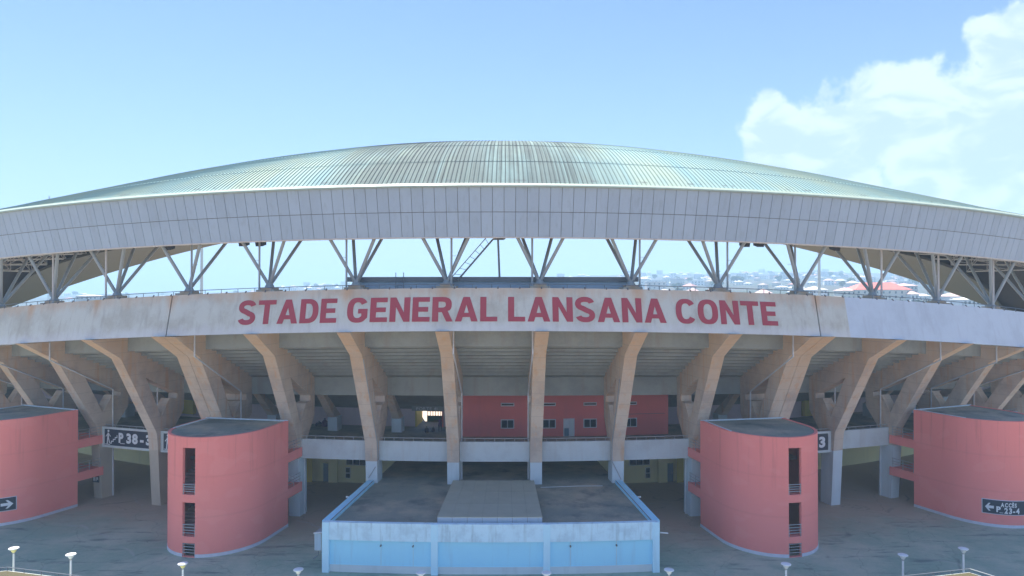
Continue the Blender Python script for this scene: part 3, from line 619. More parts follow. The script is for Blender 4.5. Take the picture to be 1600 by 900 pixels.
# inner frames standing on the concourse floor
for k in RIBS:
    if k in (0.5, 1.5, 2.5) or k == -0.5: continue
    g = MB(); sec = [(124.6, 8.9), (128.9, 13.2), (127.4, 12.4), (122.9, 8.9)]
    g.add([(-0.45, -r, z) for r, z in sec] + [(0.45, -r, z) for r, z in sec], [(0, 1, 2, 3), (7, 6, 5, 4)] + [(i, (i + 1) % 4, 4 + (i + 1) % 4, 4 + i) for i in range(4)])
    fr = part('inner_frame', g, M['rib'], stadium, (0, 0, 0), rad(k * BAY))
    g = MB(); g.box(-0.6, 0.6, -124.3, -122.9, 7.2, 8.9); part('pedestal', g, M['plinth'], fr)
# yellow walls of the stair openings on the upper concourse
for px, w_, z0, z1 in ((9, 1.7, 8.6, 10.0), (296, 1.9, 7.7, 9.8), (1261, 1.5, 7.4, 9.5), (1556, 1.7, 8.6, 10.0), (459, 1.2, 8.0, 9.6)):
    g = MB(); g.box(-w_ / 2, w_ / 2, -121.3, -120.7, z0, z1); part('yellow_wall', g, M['yellow'], stadium, (0, 0, 0), rad(th_px(px, 121.0)))
# gateway to the stands
gate = link('gateway', None, stadium, (0, 0, 0), rad(-4.0))
g = MB(); g.box(-1.78, -1.62, -120.65, -117.0, 7.2, 9.4); part('side_wall', g, M['yellow'], gate)
g = MB(); g.box(1.55, 1.75, -120.65, -117.0, 7.2, 9.4); part('side_wall', g, M['pink_dark'], gate)
g = MB(); g.box(-1.0, 1.55, -117.1, -116.95, 7.1, 7.95); part('low_wall', g, M['green'], gate)
g = MB()
for i in range(8): g.box(-0.96 + i * 0.34, -0.89 + i * 0.34, -117.06, -117.0, 7.95, 8.5)
g.box(-1.0, 1.55, -117.07, -116.99, 8.5, 8.57); part('railing', g, M['green'], gate)
g = MB(); g.box(-2.0, 2.0, -121.6, -121.4, 9.32, 9.9); lt = part('lintel', g, M['soffit'], gate)
ls, wd = line_of('PORTE 41', 0.01, 0.01, 0.12); g = MB()
for ch, vs, fs in ls: g.add([(-1.45 + 2.6 * x / wd, -121.62 - z, 9.42 + 0.36 * y / CAP) for x, y, z in vs], fs)
part('lettering', g, M['pipe'], lt, smooth=0)
# red lounge wall on the upper level
g = MB(); g.sweep([(126.2, 7.2), (126.2, 12.2), (125.8, 12.2), (125.8, 7.2)], -1.72, 9.2, 0.5); lw = part('lounge_wall', g, M['pink_dark'], stadium)
g = MB(); g.box(-0.15, 0.15, -126.2, -121, 7.2, 12.0); part('end_wall', g, M['pink_dark'], lw, None, rad(-1.72))
g = MB(); g.sweep([(126.23, 9.62), (126.23, 9.66), (126.19, 9.66), (126.19, 9.62)], 6.5, 9.0, 0.5); part('joint_line', g, M['joint'], lw)
for x in (793, 858, 922, 985):
    g = MB(); wbox(g, 0, 126.2, 1.55, 8.15, 9.2, 0.06, 0); g.box(-0.68, -0.04, -126.29, -126.25, 8.24, 9.11, 1); g.box(0.04, 0.68, -126.29, -126.25, 8.24, 9.11, 1)
    part('window', g, [M['frame'], M['glass']], lw, None, rad(th_px(x, 126.3)))
    g = MB(); wbox(g, 0, 126.2, 1.55, 10.72, 11.1, 0.06, 0); g.box(-0.68, 0.68, -126.29, -126.25, 10.82, 11.0, 1)
    part('vent_window', g, [M['frame'], M['dark']], lw, None, rad(th_px(x, 126.3)))
g = MB(); wbox(g, 0, 126.2, 1.3, 7.2, 9.25, 0.05, 0); g.box(-0.55, -0.02, -126.29, -126.24, 8.3, 9.15, 1); g.box(0.06, 0.55, -126.29, -126.24, 7.25, 9.15, 2); g.box(-0.55, -0.02, -126.28, -126.24, 7.25, 8.15, 3)
part('door', g, [M['frame'], M['sign_white'], M['plinth'], M['door']], lw, None, rad(th_px(889, 126.3)))

# strut clusters carrying the roof
def node_strut(k):
    t = k * BAY; z0 = 24.2 + rim_dz(t); df = fas_bot(t) - 28.93
    cl = link('strut_cluster', None, stadium, (0, 0, 0), rad(t))
    g = MB(); g.box(-0.95, 0.95, -140.1, -138.35, z0, z0 + 0.22); g.box(-0.62, 0.62, -139.85, -138.5, z0 + 0.22, z0 + 0.45); part('base_pad', g, M['band'], cl)
    g = MB(); g.lathe([(0.0, z0 + 0.45), (0.48, z0 + 0.45), (0.36, z0 + 0.72), (0.22, z0 + 0.9), (0.0, z0 + 0.95)], 12, (0, -139.2)); part('bearing', g, M['strut'], cl)
    zb = z0 + 0.75
    for sx in (-1, 1):
        g = MB(); g.tube((0.08 * sx, -139.3, zb), (2.75 * sx, -140.8, 30.1 + df), 0.165, 10); part('strut', g, M['strut'], cl)
        g = MB(); g.tube((0.08 * sx, -139.1, zb), (2.2 * sx, -134.0, 31.6 + df), 0.165, 10); part('strut', g, M['strut'], cl)
    side = {-5.5: 0.75, -4.5: -0.75, -3.5: 0.8, -2.5: -0.7, -1.5: -0.75, -0.5: 0.5, 0.5: -0.75, 1.5: 0.7, 2.5: 0.65, 3.5: -0.95, 4.5: 0.5, 5.5: -0.6, 6.5: -0.7}.get(k, 0.7)
    g = MB(); g.path([(side, -139.9, z0), (side, -139.9, 30.2 + df)], 0.10, 8); g.tube((side, -139.9, z0 + 3.1), (side * 1.9, -139.9, z0 + 3.1), 0.02, 5); part('rainwater_pipe', g, M['strut_white'] if abs(k) > 4 else M['strut'], cl)
for k in RIBS: node_strut(k)
# railing along the rim
g = MB(); t = -31.0; pts = []
while t <= 31.0:
    pts.append(pol(t, 141.0, 24.58 + rim_dz(t))); g.tube(pol(t, 141.0, 24.2 + rim_dz(t)), pts[-1], 0.03, 5); t += 0.72
g.path(pts, 0.035, 5); part('rim_railing', g, M['rail_dark'], stadium)
g = MB()                                                               # scuppers along the rim
for i in range(-36, 37):
    t = i * 0.82 + 0.2; g.tube(pol(t, 141.66, 24.14 + rim_dz(t)), pol(t, 141.5, 24.3 + rim_dz(t)), 0.07, 5)
part('rim_fittings', g, M['joint'], stadium)

# ------------------------------------------------------------------ press box and ladder on the rim
pb = thing('press_box', 'low pale cabin with dark flat roof on the rim behind the middle struts', 'cabin', (0, CY, 0))
g = MB(); g.sweep([(137.9, 23.3), (137.9, 24.86), (134.5, 24.86), (134.5, 23.3)], -5.75, 5.75, 0.6); part('wall', g, M['panel'], pb)
g = MB(); g.sweep([(138.15, 24.86), (138.2, 25.32), (133.9, 25.42), (133.9, 24.86)], -6.1, 5.95, 0.6); part('roof', g, M['rail_dark'], pb)
g = MB()
for tt in (-3.66, -3.98): g.tube(pol(tt, 138.35, 24.1), pol(tt, 138.35, 25.75), 0.04, 6)
for z in (24.45, 24.85, 25.2): g.tube(pol(-3.66, 138.35, z), pol(-3.98, 138.35, z), 0.025, 5)
part('ladder', g, M['rail_dark'], pb)
ld = thing('inclined_ladder', 'steep steel ladder with side rail leaning beside the strut above the letters', 'ladder', wpol(-1.3, 138.3, 25.3))
def loc(p, o=None): o = o or ld.location; return (p[0] - o[0], p[1] - o[1], p[2] - o[2])
A0, A1 = Vector(wpol(-1.78, 138.6, 25.0)), Vector(wpol(-0.12, 138.6, 29.6))
B0, B1 = Vector(wpol(-1.45, 138.3, 25.0)), Vector(wpol(-0.02, 138.3, 29.0))
g = MB(); g.tube(loc(A0), loc(A1), 0.05, 6); part('stringer', g, M['strut'], ld)
g = MB(); g.path([loc(B0), loc(B1), loc(wpol(0.42, 138.3, 29.0)), loc(wpol(0.62, 138.3, 29.6))], 0.09, 7); part('stringer', g, M['rail_dark'], ld)
for i in range(1, 8):
    g = MB(); g.tube(loc(A0.lerp(A1, i / 8)), loc(B0.lerp(B1, i / 8)), 0.025, 5); part('rung', g, M['rail_dark'], ld)
g = MB(); g.tube(loc(wpol(0.24, 138.3, 25.3)), loc(wpol(0.18, 138.3, 29.0)), 0.10, 8); part('post', g, M['rail_dark'], ld)
# loudspeakers hung from the roof edge
spk = [(381, 379, 'leftmost but one hung loudspeaker, dark box tilted beside a strut left of the letters'), (407, 379, 'dark loudspeaker box hung at the third strut cluster left of the press box'),
       (264, 385, 'leftmost dark loudspeaker hung under the roof soffit'), (1164, 380, 'dark loudspeaker touching a strut right of the press box'),
       (1186, 380, 'dark loudspeaker hanging free against the sky right of the press box'), (1305, 386, 'rightmost dark loudspeaker hung under the beige roof soffit')]
for x, y, lb in spk:
    r = 139.0; t = th_px(x, r); X, Y, _ = wpol(t, r, 0); z = 23.6 + (460 - y) * Y / 1066.7
    s = thing('loudspeaker', lb, 'loudspeaker', (X, Y, z), rad(t), 'loudspeakers hung under the roof edge')
    g = MB(); g.add([(-0.36, -0.3, -0.40), (0.36, -0.3, -0.40), (0.42, 0.35, -0.2), (-0.42, 0.35, -0.2), (-0.42, -0.45, 0.42), (0.42, -0.45, 0.42), (0.42, 0.35, 0.42), (-0.42, 0.35, 0.42)],
                    [(0, 3, 2, 1), (4, 5, 6, 7), (0, 1, 5, 4), (1, 2, 6, 5), (2, 3, 7, 6), (3, 0, 4, 7)]); part('cabinet', g, M['black'], s, smooth=0)
    g = MB(); g.tube((-0.3, 0, 0.42), (-0.3, 0, 1.6), 0.04, 5); g.tube((0.3, 0, 0.42), (0.3, 0, 1.6), 0.04, 5); part('bracket', g, M['rail_dark'], s)

# ------------------------------------------------------------------ stair towers
A_, B_, RB = 4.65, 5.3, 0.2                                            # half width, nose length; y = -(r - 141)
def u_outline(off=0.0):
    pts = [(A_ + off, 4.1), (A_ + off, 2.8), (A_ + off, 1.4), (A_ + off, RB)]
    angs = sorted([pi * i / 44 for i in range(1, 44)] + [math.acos(0.63 / A_), math.acos(-0.63 / A_)])
    angs = [a for a in angs if not any(1e-6 < abs(a - b) < 0.03 for b in (math.acos(0.63 / A_), math.acos(-0.63 / A_)))]
    for a in angs: pts.append(((A_ + off) * cos(a), RB - (B_ + off) * sin(a)))
    return pts + [(-A_ - off, RB), (-A_ - off, 1.4), (-A_ - off, 2.8), (-A_ - off, 4.1)]
TH = 10.75
def wall_mesh(slot):
    po, pin = u_outline(0), u_outline(-0.28); g = MB()
    for i in range(len(po) - 1):
        a, b = po[i], po[i + 1]; c, d = pin[i], pin[i + 1]
        inslot = slot and abs((a[0] + b[0]) / 2) < 0.62 and a[1] < -3
        iv = [(0, 0.08), (1.27, 1.85), (4.9, 5.6), (9.8, TH)] if inslot else [(0, TH)]
        for z0, z1 in iv:
            q = [(*a, z0), (*b, z0), (*d, z0), (*c, z0), (*a, z1), (*b, z1), (*d, z1), (*c, z1)]
            fs = [(0, 1, 5, 4), (2, 3, 7, 6), (4, 5, 6, 7), (0, 3, 2, 1)]
            is_in = lambda u, v: slot and abs((u[0] + v[0]) / 2) < 0.62 and u[1] < -3
            prev_in = i > 0 and is_in(po[i - 1], po[i]); next_in = i < len(po) - 2 and is_in(po[i + 1], po[i + 2])
            if inslot or i == 0 or prev_in: fs.append((0, 4, 7, 3))
            if inslot or i == len(po) - 2 or next_in: fs.append((1, 2, 6, 5))
            g.add(q, fs)
    return g
def make_tower(slot):
    tw = thing('stair_tower', '', 'stair tower')
    g = wall_mesh(slot); part('wall', g, M['pink'], tw, smooth=0.3)
    pr = u_outline(-0.30)
    g = MB(); g.prism(pr, 10.3, 10.70); part('roof', g, M['roofdeck'], tw)
    g = MB(); g.box(-4.64, 4.64, 3.95, 4.12, 10.3, TH + 0.06); g.box(-4.34, -4.2, -1.5, 3.95, 10.6, TH + 0.05); part('roof_kerb', g, M['plinth'], tw)
    po, pq = u_outline(0.03), u_outline(-0.02); g = MB()
    for i in range(len(po) - 1):
        a, b, c, d = po[i], po[i + 1], pq[i], pq[i + 1]
        if slot and abs((a[0] + b[0]) / 2) < 0.62 and a[1] < -3: continue
        g.add([(*a, 0), (*b, 0), (*d, 0), (*c, 0), (*a, 0.3), (*b, 0.3), (*d, 0.3), (*c, 0.3)], [(0, 1, 5, 4), (2, 3, 7, 6), (4, 5, 6, 7), (0, 3, 2, 1)])
    part('skirting', g, M['skirt'], tw)
    for z in (3.75, 7.4):
        g = MB(); g.prism([(4.3, 4.0), (-4.3, 4.0), (-4.3, 1.2), (4.3, 1.2)][::-1], z - 0.3, z); part('floor', g, M['soffit'], tw)
        g = MB(); g.box(-4.5, 4.5, 4.15, 7.3, z - 1.0, z - 0.05); ln = part('landing', g, M['pink'], tw)
        for sx in (-4.45, 4.45):
            g = MB()
            for q in (0.35, 0.65, 1.0): g.tube((sx, 4.2, z + q), (sx, 7.0, z + q), 0.03, 5)
            for y in (4.3, 5.6, 6.9): g.tube((sx, y, z - 0.05), (sx, y, z + 1.0), 0.03, 5)
            part('railing', g, M['rail'], ln)
    for z0, z1, sx in ((0, 1.85, 1), (1.85, 3.75, -1), (3.75, 5.6, 1), (5.6, 7.4, -1)):    # flights between floors and half landings
        g = MB(); ya, yb = (1.2, -3.2) if sx > 0 else (-3.2, 1.2)
        for i in range(10):
            y0, y1 = ya + (yb - ya) * i / 10, ya + (yb - ya) * (i + 1) / 10; z = z0 + (z1 - z0) * (i + 1) / 10
            g.box(min(0.1 * sx, 3.0 * sx), max(0.1 * sx, 3.0 * sx), min(y0, y1), max(y0, y1), z - 0.35, z)
        part('stair_flight', g, M['pink_pale'], tw)
    if slot:
        for z in (1.85, 5.6):
            g = MB(); g.prism([(-2.9, -3.2), (-2.2, -4.1), (-0.6, -4.7), (0.6, -4.7), (2.2, -4.1), (2.9, -3.2)], z - 0.5, z); part('half_landing', g, M['pink'], tw)
        for za, zb in ((0.12, 1.17), (1.88, 2.9), (5.63, 6.5)):
            g = MB()
            for i in range(4): z = zb - (zb - za - 0.12) * i / 3.6; g.tube((-0.66, -5.0, z), (0.66, -5.0, z), 0.035, 6)
            g.tube((-0.58, -5.0, za - 0.05), (-0.58, -5.0, zb), 0.035, 6); g.tube((0.58, -5.0, za - 0.05), (0.58, -5.0, zb), 0.035, 6)
            part('slot_railing', g, M['rail'], tw)
    return tw
t1 = make_tower(True); t2 = copy_tree(t1); t3 = make_tower(False); t4 = copy_tree(t3)
for o, t, lb in ((t1, -10.75, 'pink round nosed stair tower with a slot window, left of the white entrance building'), (t2, 10.75, 'pink round nosed stair tower with a slot window, right of the white entrance building'),
                 (t3, -21.8, 'pink curved stair tower cut off by the left edge, bearing an arrow sign'), (t4, 21.8, 'pink curved stair tower cut off by the right edge, bearing the ACCES sign')):
    o.location = wpol(t, 141.0, 0); o.rotation_euler = (0, 0, rad(t)); tag(o, lb, 'stair tower', 'pink stair towers before the stand')

# ------------------------------------------------------------------ entrance building
eb = thing('entrance_building', 'low white flat roofed entrance block with a grey raised roof panel in the middle', 'building', (0, CY, 0))
H5 = 1.5 * BAY
g = MB(); g.sweep([(147.25, 0), (147.25, 3.4), (146.95, 3.4), (146.95, 0)], -H5, H5, 0.5); fw = part('front_wall', g, M['white_wall'], eb)
g = MB(); g.sweep([(147.5, 2.78), (147.5, 4.27), (147.05, 4.27), (147.05, 2.78)], -H5, H5, 0.5); part('parapet', g, M['white_dirty'], eb)
g = MB(); g.sweep([(147.29, 0), (147.29, 0.62), (147.2, 0.62), (147.2, 0)], -H5, H5, 0.5); part('wall_base', g, M['plinth'], fw)
for k in (-1.5, -0.5, 0.5, 1.5):
    g = MB(); g.box(-0.29, 0.29, -147.56, -147.0, 0, 4.25); part('pilaster', g, M['pilaster'], eb, None, rad(k * BAY * (0.992 if abs(k) > 1 else 1)))
for t in (-3.62, -2.55, 2.62, 4.15):
    g = MB(); g.tube((0, -147.2, 2.35), (0, -147.42, 2.33), 0.07, 8); part('drain_spout', g, M['joint'], fw, None, rad(t))
    g = MB(); g.box(-0.015, 0.015, -147.27, -147.24, 0.62, 2.78); part('wall_joint', g, M['plinth'], fw, None, rad(t))
g = MB(); g.sweep([(147.05, 3.55), (147.05, 3.9), (120.7, 3.9), (120.7, 3.55)], -H5 + 0.02, H5 - 0.02, 0.5); part('roof_deck', g, M['roofdeck'], eb)
for sg in (-1, 1):
    g = MB(); g.box(-0.36, 0.36, -147.02, -134.4, 3.2, 4.25, 0); g.box(-0.2, 0.2, -147.02, -121, 0, 3.2, 0); part('side_wall', g, M['white_wall'], eb, None, rad(sg * H5))
    g = MB(); g.box(-0.02, 0.02, -147.0, -134.6, 4.25, 4.31); part('coping_flashing', g, M['rail_dark'], eb, None, rad(sg * (H5 - 0.15)))
# raised metal panel roof
g = MB(); g.sweep([(146.7, 3.9), (146.7, 4.62), (135.3, 4.62), (135.3, 3.9)], -BAY / 2 + 0.05, BAY / 2 - 0.12, 0.4); cp = part('raised_roof', g, M['joint'], eb)
N7 = 7; a0, a1 = -BAY / 2 + 0.05, BAY / 2 - 0.12
for i in range(N7):
    ta, tb = a0 + (a1 - a0) * i / N7 + 0.006, a0 + (a1 - a0) * (i + 1) / N7 - 0.006
    g = MB(); g.sweep([(146.74, 3.95), (146.74, 4.60), (146.69, 4.60), (146.69, 3.95)], ta, tb, 0.5); part('face_panel', g, M['panel'], cp)
    for j in range(3):
        r0 = 146.74 - 3.81 * j; g = MB(); g.sweep([(r0, 4.60), (r0, 4.66), (r0 - 3.78, 4.66), (r0 - 3.78, 4.60)], ta - 0.003, tb + 0.003, 0.5); part('roof_panel', g, M['grey_roof'], cp)
g = MB(); g.path([pol(2.0, 135.5, 3.98), pol(3.6, 135.2, 3.98), pol(4.7, 135.3, 3.98)], 0.035, 6); part('roof_pipe', g, M['pipe'], eb)
for t, sg in ((-5.58, -1), (5.58, 1)):
    g = MB(); g.tube((sg * 0.1, -147.3, 3.3), (sg * 0.75, -147.5, 3.28), 0.06, 6); part('drain_spout', g, M['pipe'], eb, None, rad(t))
for sg in (-1, 1):
    g = MB(); g.tube((sg * 0.05, -139.6, 4.0), (sg * 0.6, -139.6, 4.05), 0.09, 6); part('drain_spout', g, M['pipe'], eb, None, rad(sg * (H5 + 0.1)))
cb = thing('wall_cabinet', 'grey metal cabinet fixed to the left side wall of the white entrance building', 'cabinet', wpol(-H5 - 0.25, 146.6, 1.7), rad(-H5))
g = MB(); g.box(-0.35, 0.3, -0.6, 0.6, 0, 1.5); part('body', g, M['rail'], cb); g = MB(); g.box(-0.3, 0.25, -0.64, -0.6, 0.06, 1.44); part('door', g, M['panel'], cb)
g = MB(); g.path([(-0.1, -0.2, 0), (-0.15, -0.2, -0.5), (-0.6, -0.2, -0.9)], 0.05, 6); part('conduit', g, M['rail_dark'], cb)

# ------------------------------------------------------------------ signs
def flat_text(g, txt, x0, x1, z0, h, y, mi=0, bold=0.05, gap=0.1, space=0.33):
    ls, wd = line_of(txt, bold, 0.008, gap, space); k = (x1 - x0) / wd
    for ch, vs, fs in ls: g.add([(x0 + k * x, y - z, z0 + h * yy / CAP) for x, yy, z in vs], fs, mi)
def pictogram(g, x, z, s, y):                                          # walker on a stair
    def P(px, pz): return (x + px * s, y, z + pz * s)
    n = 10; c = P(0.30, 0.90); g.add([(c[0] + 0.085 * s * cos(2 * pi * i / n), y, c[2] + 0.085 * s * sin(2 * pi * i / n)) for i in range(n)], [tuple(range(n))])
    for a, b, w in (((0.29, 0.78), (0.27, 0.42), 0.14), ((0.27, 0.74), (0.08, 0.52), 0.055), ((0.32, 0.74), (0.48, 0.54), 0.055), ((0.24, 0.44), (0.20, 0.06), 0.08), ((0.31, 0.44), (0.40, 0.12), 0.08)):
        d = Vector((b[0] - a[0], b[1] - a[1])).normalized(); nx_, nz_ = -d[1] * w / 2, d[0] * w / 2
        g.add([P(a[0] + nx_, a[1] + nz_), P(a[0] - nx_, a[1] - nz_), P(b[0] - nx_, b[1] - nz_), P(b[0] + nx_, b[1] + nz_)], [(0, 1, 2, 3)])
    for i in range(4):
        q0, z0 = 0.42 + 0.16 * i, 0.08 + 0.13 * i
        for bx in ((q0, q0 + 0.16, z0, z0 + 0.06), (q0 + 0.11, q0 + 0.17, z0, z0 + 0.19)):
            g.add([P(bx[0], bx[2]), P(bx[1], bx[2]), P(bx[1], bx[3]), P(bx[0], bx[3])], [(0, 1, 2, 3)])
    g.add([P(0.02, 0.0), P(0.45, 0.0), P(0.45, 0.05), P(0.02, 0.05)], [(0, 1, 2, 3)])
def bay_sign(b, label):
    t = b * BAY; w = 2 * 133.7 * math.tan(rad(BAY / 2)) - 1.25; y = -133.72
    s = thing('sector_sign', label, 'sign', (0, CY, 0), rad(t), 'sector signs between the ribs')
    g = MB(); g.box(-w / 2 + 0.35, w / 2 - 0.35, y - 0.10, y - 0.02, 6.22, 8.12); part('panel', g, M['navy'], s)
    g = MB(); x0, x1 = -w / 2, w / 2
    g.box(x0, x1, y - 0.14, y - 0.0, 8.10, 8.34); g.box(x0, x1, y - 0.14, y, 5.98, 6.24); g.box(x0, x0 + 0.37, y - 0.14, y, 6.24, 8.10); g.box(x1 - 0.37, x1, y - 0.14, y, 6.24, 8.10)
    part('frame', g, M['parapet'], s); return s, w, y
s, w, y = bay_sign(-5, 'navy sector sign reading P. 38 - 3 with a stair pictogram, between the left ribs')
g = MB(); x0 = -w / 2 + 0.42
pictogram(g, x0, 6.3, 1.75, y - 0.115); part('pictogram', g, M['sign_white'], s, smooth=0)
g = MB(); flat_text(g, 'P', x0 + 2.05, x0 + 2.75, 6.68, 1.0, y - 0.105); g.box(x0 + 2.3, x0 + 2.95, y - 0.115, y - 0.1, 6.52, 6.58)
flat_text(g, '38 - 3', x0 + 3.2, x0 + 6.75, 6.68, 1.0, y - 0.105, 0, 0.05, 0.1, 0.12); part('lettering', g, M['sign_white'], s, smooth=0)
s, w, y = bay_sign(-4, 'navy sector sign half hidden behind the pink tower left of the entrance building')
g = MB(); pictogram(g, -w / 2 + 0.42, 6.3, 1.75, y - 0.115); part('pictogram', g, M['sign_white'], s, smooth=0)
s, w, y = bay_sign(4, 'navy sector sign ending in 3 beside the pink tower right of the entrance building')
g = MB(); flat_text(g, '3', w / 2 - 1.55, w / 2 - 0.75, 6.62, 1.05, y - 0.105); part('lettering', g, M['sign_white'], s, smooth=0)

def outline_walk(off):
    P = u_outline(off); L = [0.0]
    for a, b in zip(P, P[1:]): L.append(L[-1] + math.hypot(b[0] - a[0], b[1] - a[1]))
    return P, L
def on_outline(P, L, s):
    for i in range(len(L) - 1):
        if L[i + 1] >= s: k = (s - L[i]) / (L[i + 1] - L[i]); a, b = P[i], P[i + 1]; return (a[0] + (b[0] - a[0]) * k, a[1] + (b[1] - a[1]) * k)
    return P[-1]
def curve_sign(tw, px0, length, z0, z1, label, texts, arrow):          # arc length runs right to left (seen from outside), so x runs -s
    P, L = outline_walk(0.05); t = deg(tw.rotation_euler[2])
    def world(s):
        p = on_outline(P, L, s); c, q = cos(rad(t)), sin(rad(t)); return tw.location[0] + p[0] * c - p[1] * q, tw.location[1] + p[0] * q + p[1] * c
    best = min((abs(800 + 1066.7 * (world(i * 0.02)[0] - 1.8) / world(i * 0.02)[1] - px0), i * 0.02) for i in range(int(L[-1] / 0.02)) if abs(on_outline(P, L, i * 0.02)[0]) < 4.6)
    s0 = best[1]
    sg = thing('access_sign', label, 'sign', tuple(tw.location), rad(t), 'access signs on the outer towers')
    def mapped(off):
        Q, K = outline_walk(off); f = K[-1] / L[-1]
        return lambda x, z: (*on_outline(Q, K, (s0 - x) * f), z)
    def strip(off, xa, xb, za, zb):
        mp_ = mapped(off); mi_ = mapped(0.0); g = MB(); n = 24; vs = []
        for i in range(n + 1):
            x = xa + (xb - xa) * i / n; vs += [mp_(x, za), mp_(x, zb), mi_(x, zb), mi_(x, za)]
        g.add(vs, [(i * 4 + j, i * 4 + (j + 1) % 4, i * 4 + 4 + (j + 1) % 4, i * 4 + 4 + j) for i in range(n) for j in range(4)] + [(0, 3, 2, 1), (n * 4, n * 4 + 1, n * 4 + 2, n * 4 + 3)]); return g
    part('frame', strip(0.04, 0, length, z0, z1), M['skirt'], sg); part('panel', strip(0.06, 0.06, length - 0.06, z0 + 0.06, z1 - 0.06), M['navy'], sg)
    mp_ = mapped(0.12); g = MB()
    for txt, xa, xb, zz, h in texts:
        ls, wd = line_of(txt, 0.045, 0.0, 0.13); k = (xb - xa) / wd
        for ch, vs, fs in ls: g.add([mp_(xa + k * x, zz + h * yy / CAP) for x, yy, z in vs], fs)
    ax0, ax1, az, ah = arrow
    d = 1 if ax1 > ax0 else -1; q = []
    for px_, pz in ((0, 0), (0.42, 0.5), (0.62, 0.5), (0.40, 0.17), (1.0, 0.17), (1.0, -0.17), (0.40, -0.17), (0.62, -0.5), (0.42, -0.5)):
        q.append((ax0 + (ax1 - ax0) * px_, az + ah * pz))
    tri = tessellate_polygon([[Vector((x, z, 0)) for x, z in q]]); g.add([mp_(x, z) for x, z in q], tri)
    if texts: g.add([mp_(x, z) for x, z in ((1.44, z0 + 0.2), (1.78, z0 + 0.2), (1.78, z0 + 0.25), (1.44, z0 + 0.25))], [(0, 1, 2, 3)])
    part('lettering', g, M['sign_white'], sg, smooth=0)
bpy.context.view_layer.update()
curve_sign(t4, 1532, 4.1, 1.30, 2.78, 'navy curved sign reading ACCES P. 23 - 4 with a left arrow', [('ACCÈS', 1.55, 3.0, 2.14, 0.38), ('P', 1.18, 1.56, 1.60, 0.52), ('23-4', 1.86, 3.28, 1.50, 0.52)], (0.24, 0.98, 2.02, 0.8))
curve_sign(t3, -64, 5.6, 1.45, 2.85, 'navy curved sign with a right arrow on the tower at the left edge', [], (5.35, 4.3, 2.15, 0.85))
gs = thing('notice_board', 'small dark notice with white marks on the plinth of a rib by the left tower', 'sign', wpol(-5.5 * BAY, 134.12, 1.9), rad(-5.5 * BAY))
g = MB(); g.box(-0.5, 0.45, -0.05, 0.02, 0, 0.75); part('panel', g, M['navy'], gs)
g = MB(); g.box(-0.38, -0.12, -0.06, -0.05, 0.15, 0.6); g.box(0.0, 0.12, -0.06, -0.05, 0.15, 0.6); g.box(0.2, 0.36, -0.06, -0.05, 0.3, 0.6); part('marking', g, M['sign_white'], gs)

# ------------------------------------------------------------------ lamp posts
lamps = [(-14.55, 'leftmost white disc topped lamp post, behind the olive roofed ramp'), (-12.45, 'second white lamp post from the left, on open asphalt'), (-8.75, 'white lamp post before the left pink tower with the slot'),
         (-5.3, 'white lamp post just left of the white entrance building'), (-1.84, 'white lamp post before the left half of the white entrance building'), (1.62, 'white lamp post before the right half of the white entrance building'),
         (5.05, 'white lamp post just right of the white entrance building'), (8.5, 'white lamp post before the right pink tower with the slot'), (12.28, 'second white lamp post from the right, on open asphalt'), (14.45, 'rightmost white disc topped lamp post, by the corner of the right ramp')]
def make_lamp():
    l = thing('lamp_post', '', 'lamp post')
    g = MB(); g.lathe([(0.0, 0.0), (0.17, 0.0), (0.17, 0.03), (0.0, 0.03)], 12); part('base_plate', g, M['lamp'], l)
    g = MB(); g.lathe([(0.085, 0.0), (0.075, 2.62)], 10); part('post', g, M['lamp'], l)
    g = MB(); g.lathe([(0.075, 2.58), (0.13, 2.64), (0.24, 2.84), (0.27, 2.9)], 16); part('diffuser', g, M['lamp'], l); g = MB(); g.lathe([(0.06, 2.5), (0.085, 2.5), (0.085, 2.6), (0.06, 2.6)], 10); part('collar', g, M['rail'], l)
    g = MB(); g.lathe([(0.0, 2.9), (0.36, 2.9), (0.38, 2.93), (0.36, 2.97), (0.2, 3.01), (0.0, 3.03)], 20); part('disc_cap', g, M['lamp'], l)
    return l
L0 = make_lamp()
for i, (t, lb) in enumerate(lamps):
    l = L0 if i == len(lamps) - 1 else copy_tree(L0); l.location = wpol(t, 154.2, 0.006); l.rotation_euler = (0, 0, rad(t)); tag(l, lb, 'lamp post', 'white lamp posts in an arc before the stadium')
    if i in (0, 2):
        d_ = [c for c in l.children if c.name.startswith('diffuser')][0]; d_.data = d_.data.copy(); d_.data.materials[0] = M['lamp_yellow']; d_['label'] = 'yellowed lamp diffuser'

# ------------------------------------------------------------------ walled ramps at the lower corners
def ramp_block(poly, label):
    rb = thing('ramp_enclosure', label, 'ramp', (poly[0][0], poly[0][1], 0)); ox, oy = poly[0]
    q = [(x - ox, y - oy) for x, y in poly]
    g = MB(); g.prism(q, 0, 2.36); part('wall', g, M['parapet'], rb)
    c = (sum(x for x, _ in q) / len(q), sum(y for _, y in q) / len(q))
    g = MB(); g.prism([(x + (c[0] - x) * 0.02, y + (c[1] - y) * 0.02) for x, y in q], 2.36, 2.40); part('roof', g, M['olive'], rb)
    g = MB(); n = len(q)
    for i in range(n):
        a, b = q[i], q[(i + 1) % n]; g.tube((*a, 2.62), (*b, 2.62), 0.035, 6); k = max(1, int(math.hypot(b[0] - a[0], b[1] - a[1]) / 1.6))
        for j in range(k): g.tube((a[0] + (b[0] - a[0]) * j / k, a[1] + (b[1] - a[1]) * j / k, 2.3), (a[0] + (b[0] - a[0]) * j / k, a[1] + (b[1] - a[1]) * j / k, 2.62), 0.03, 5)
    part('railing', g, M['rail_dark'], rb)
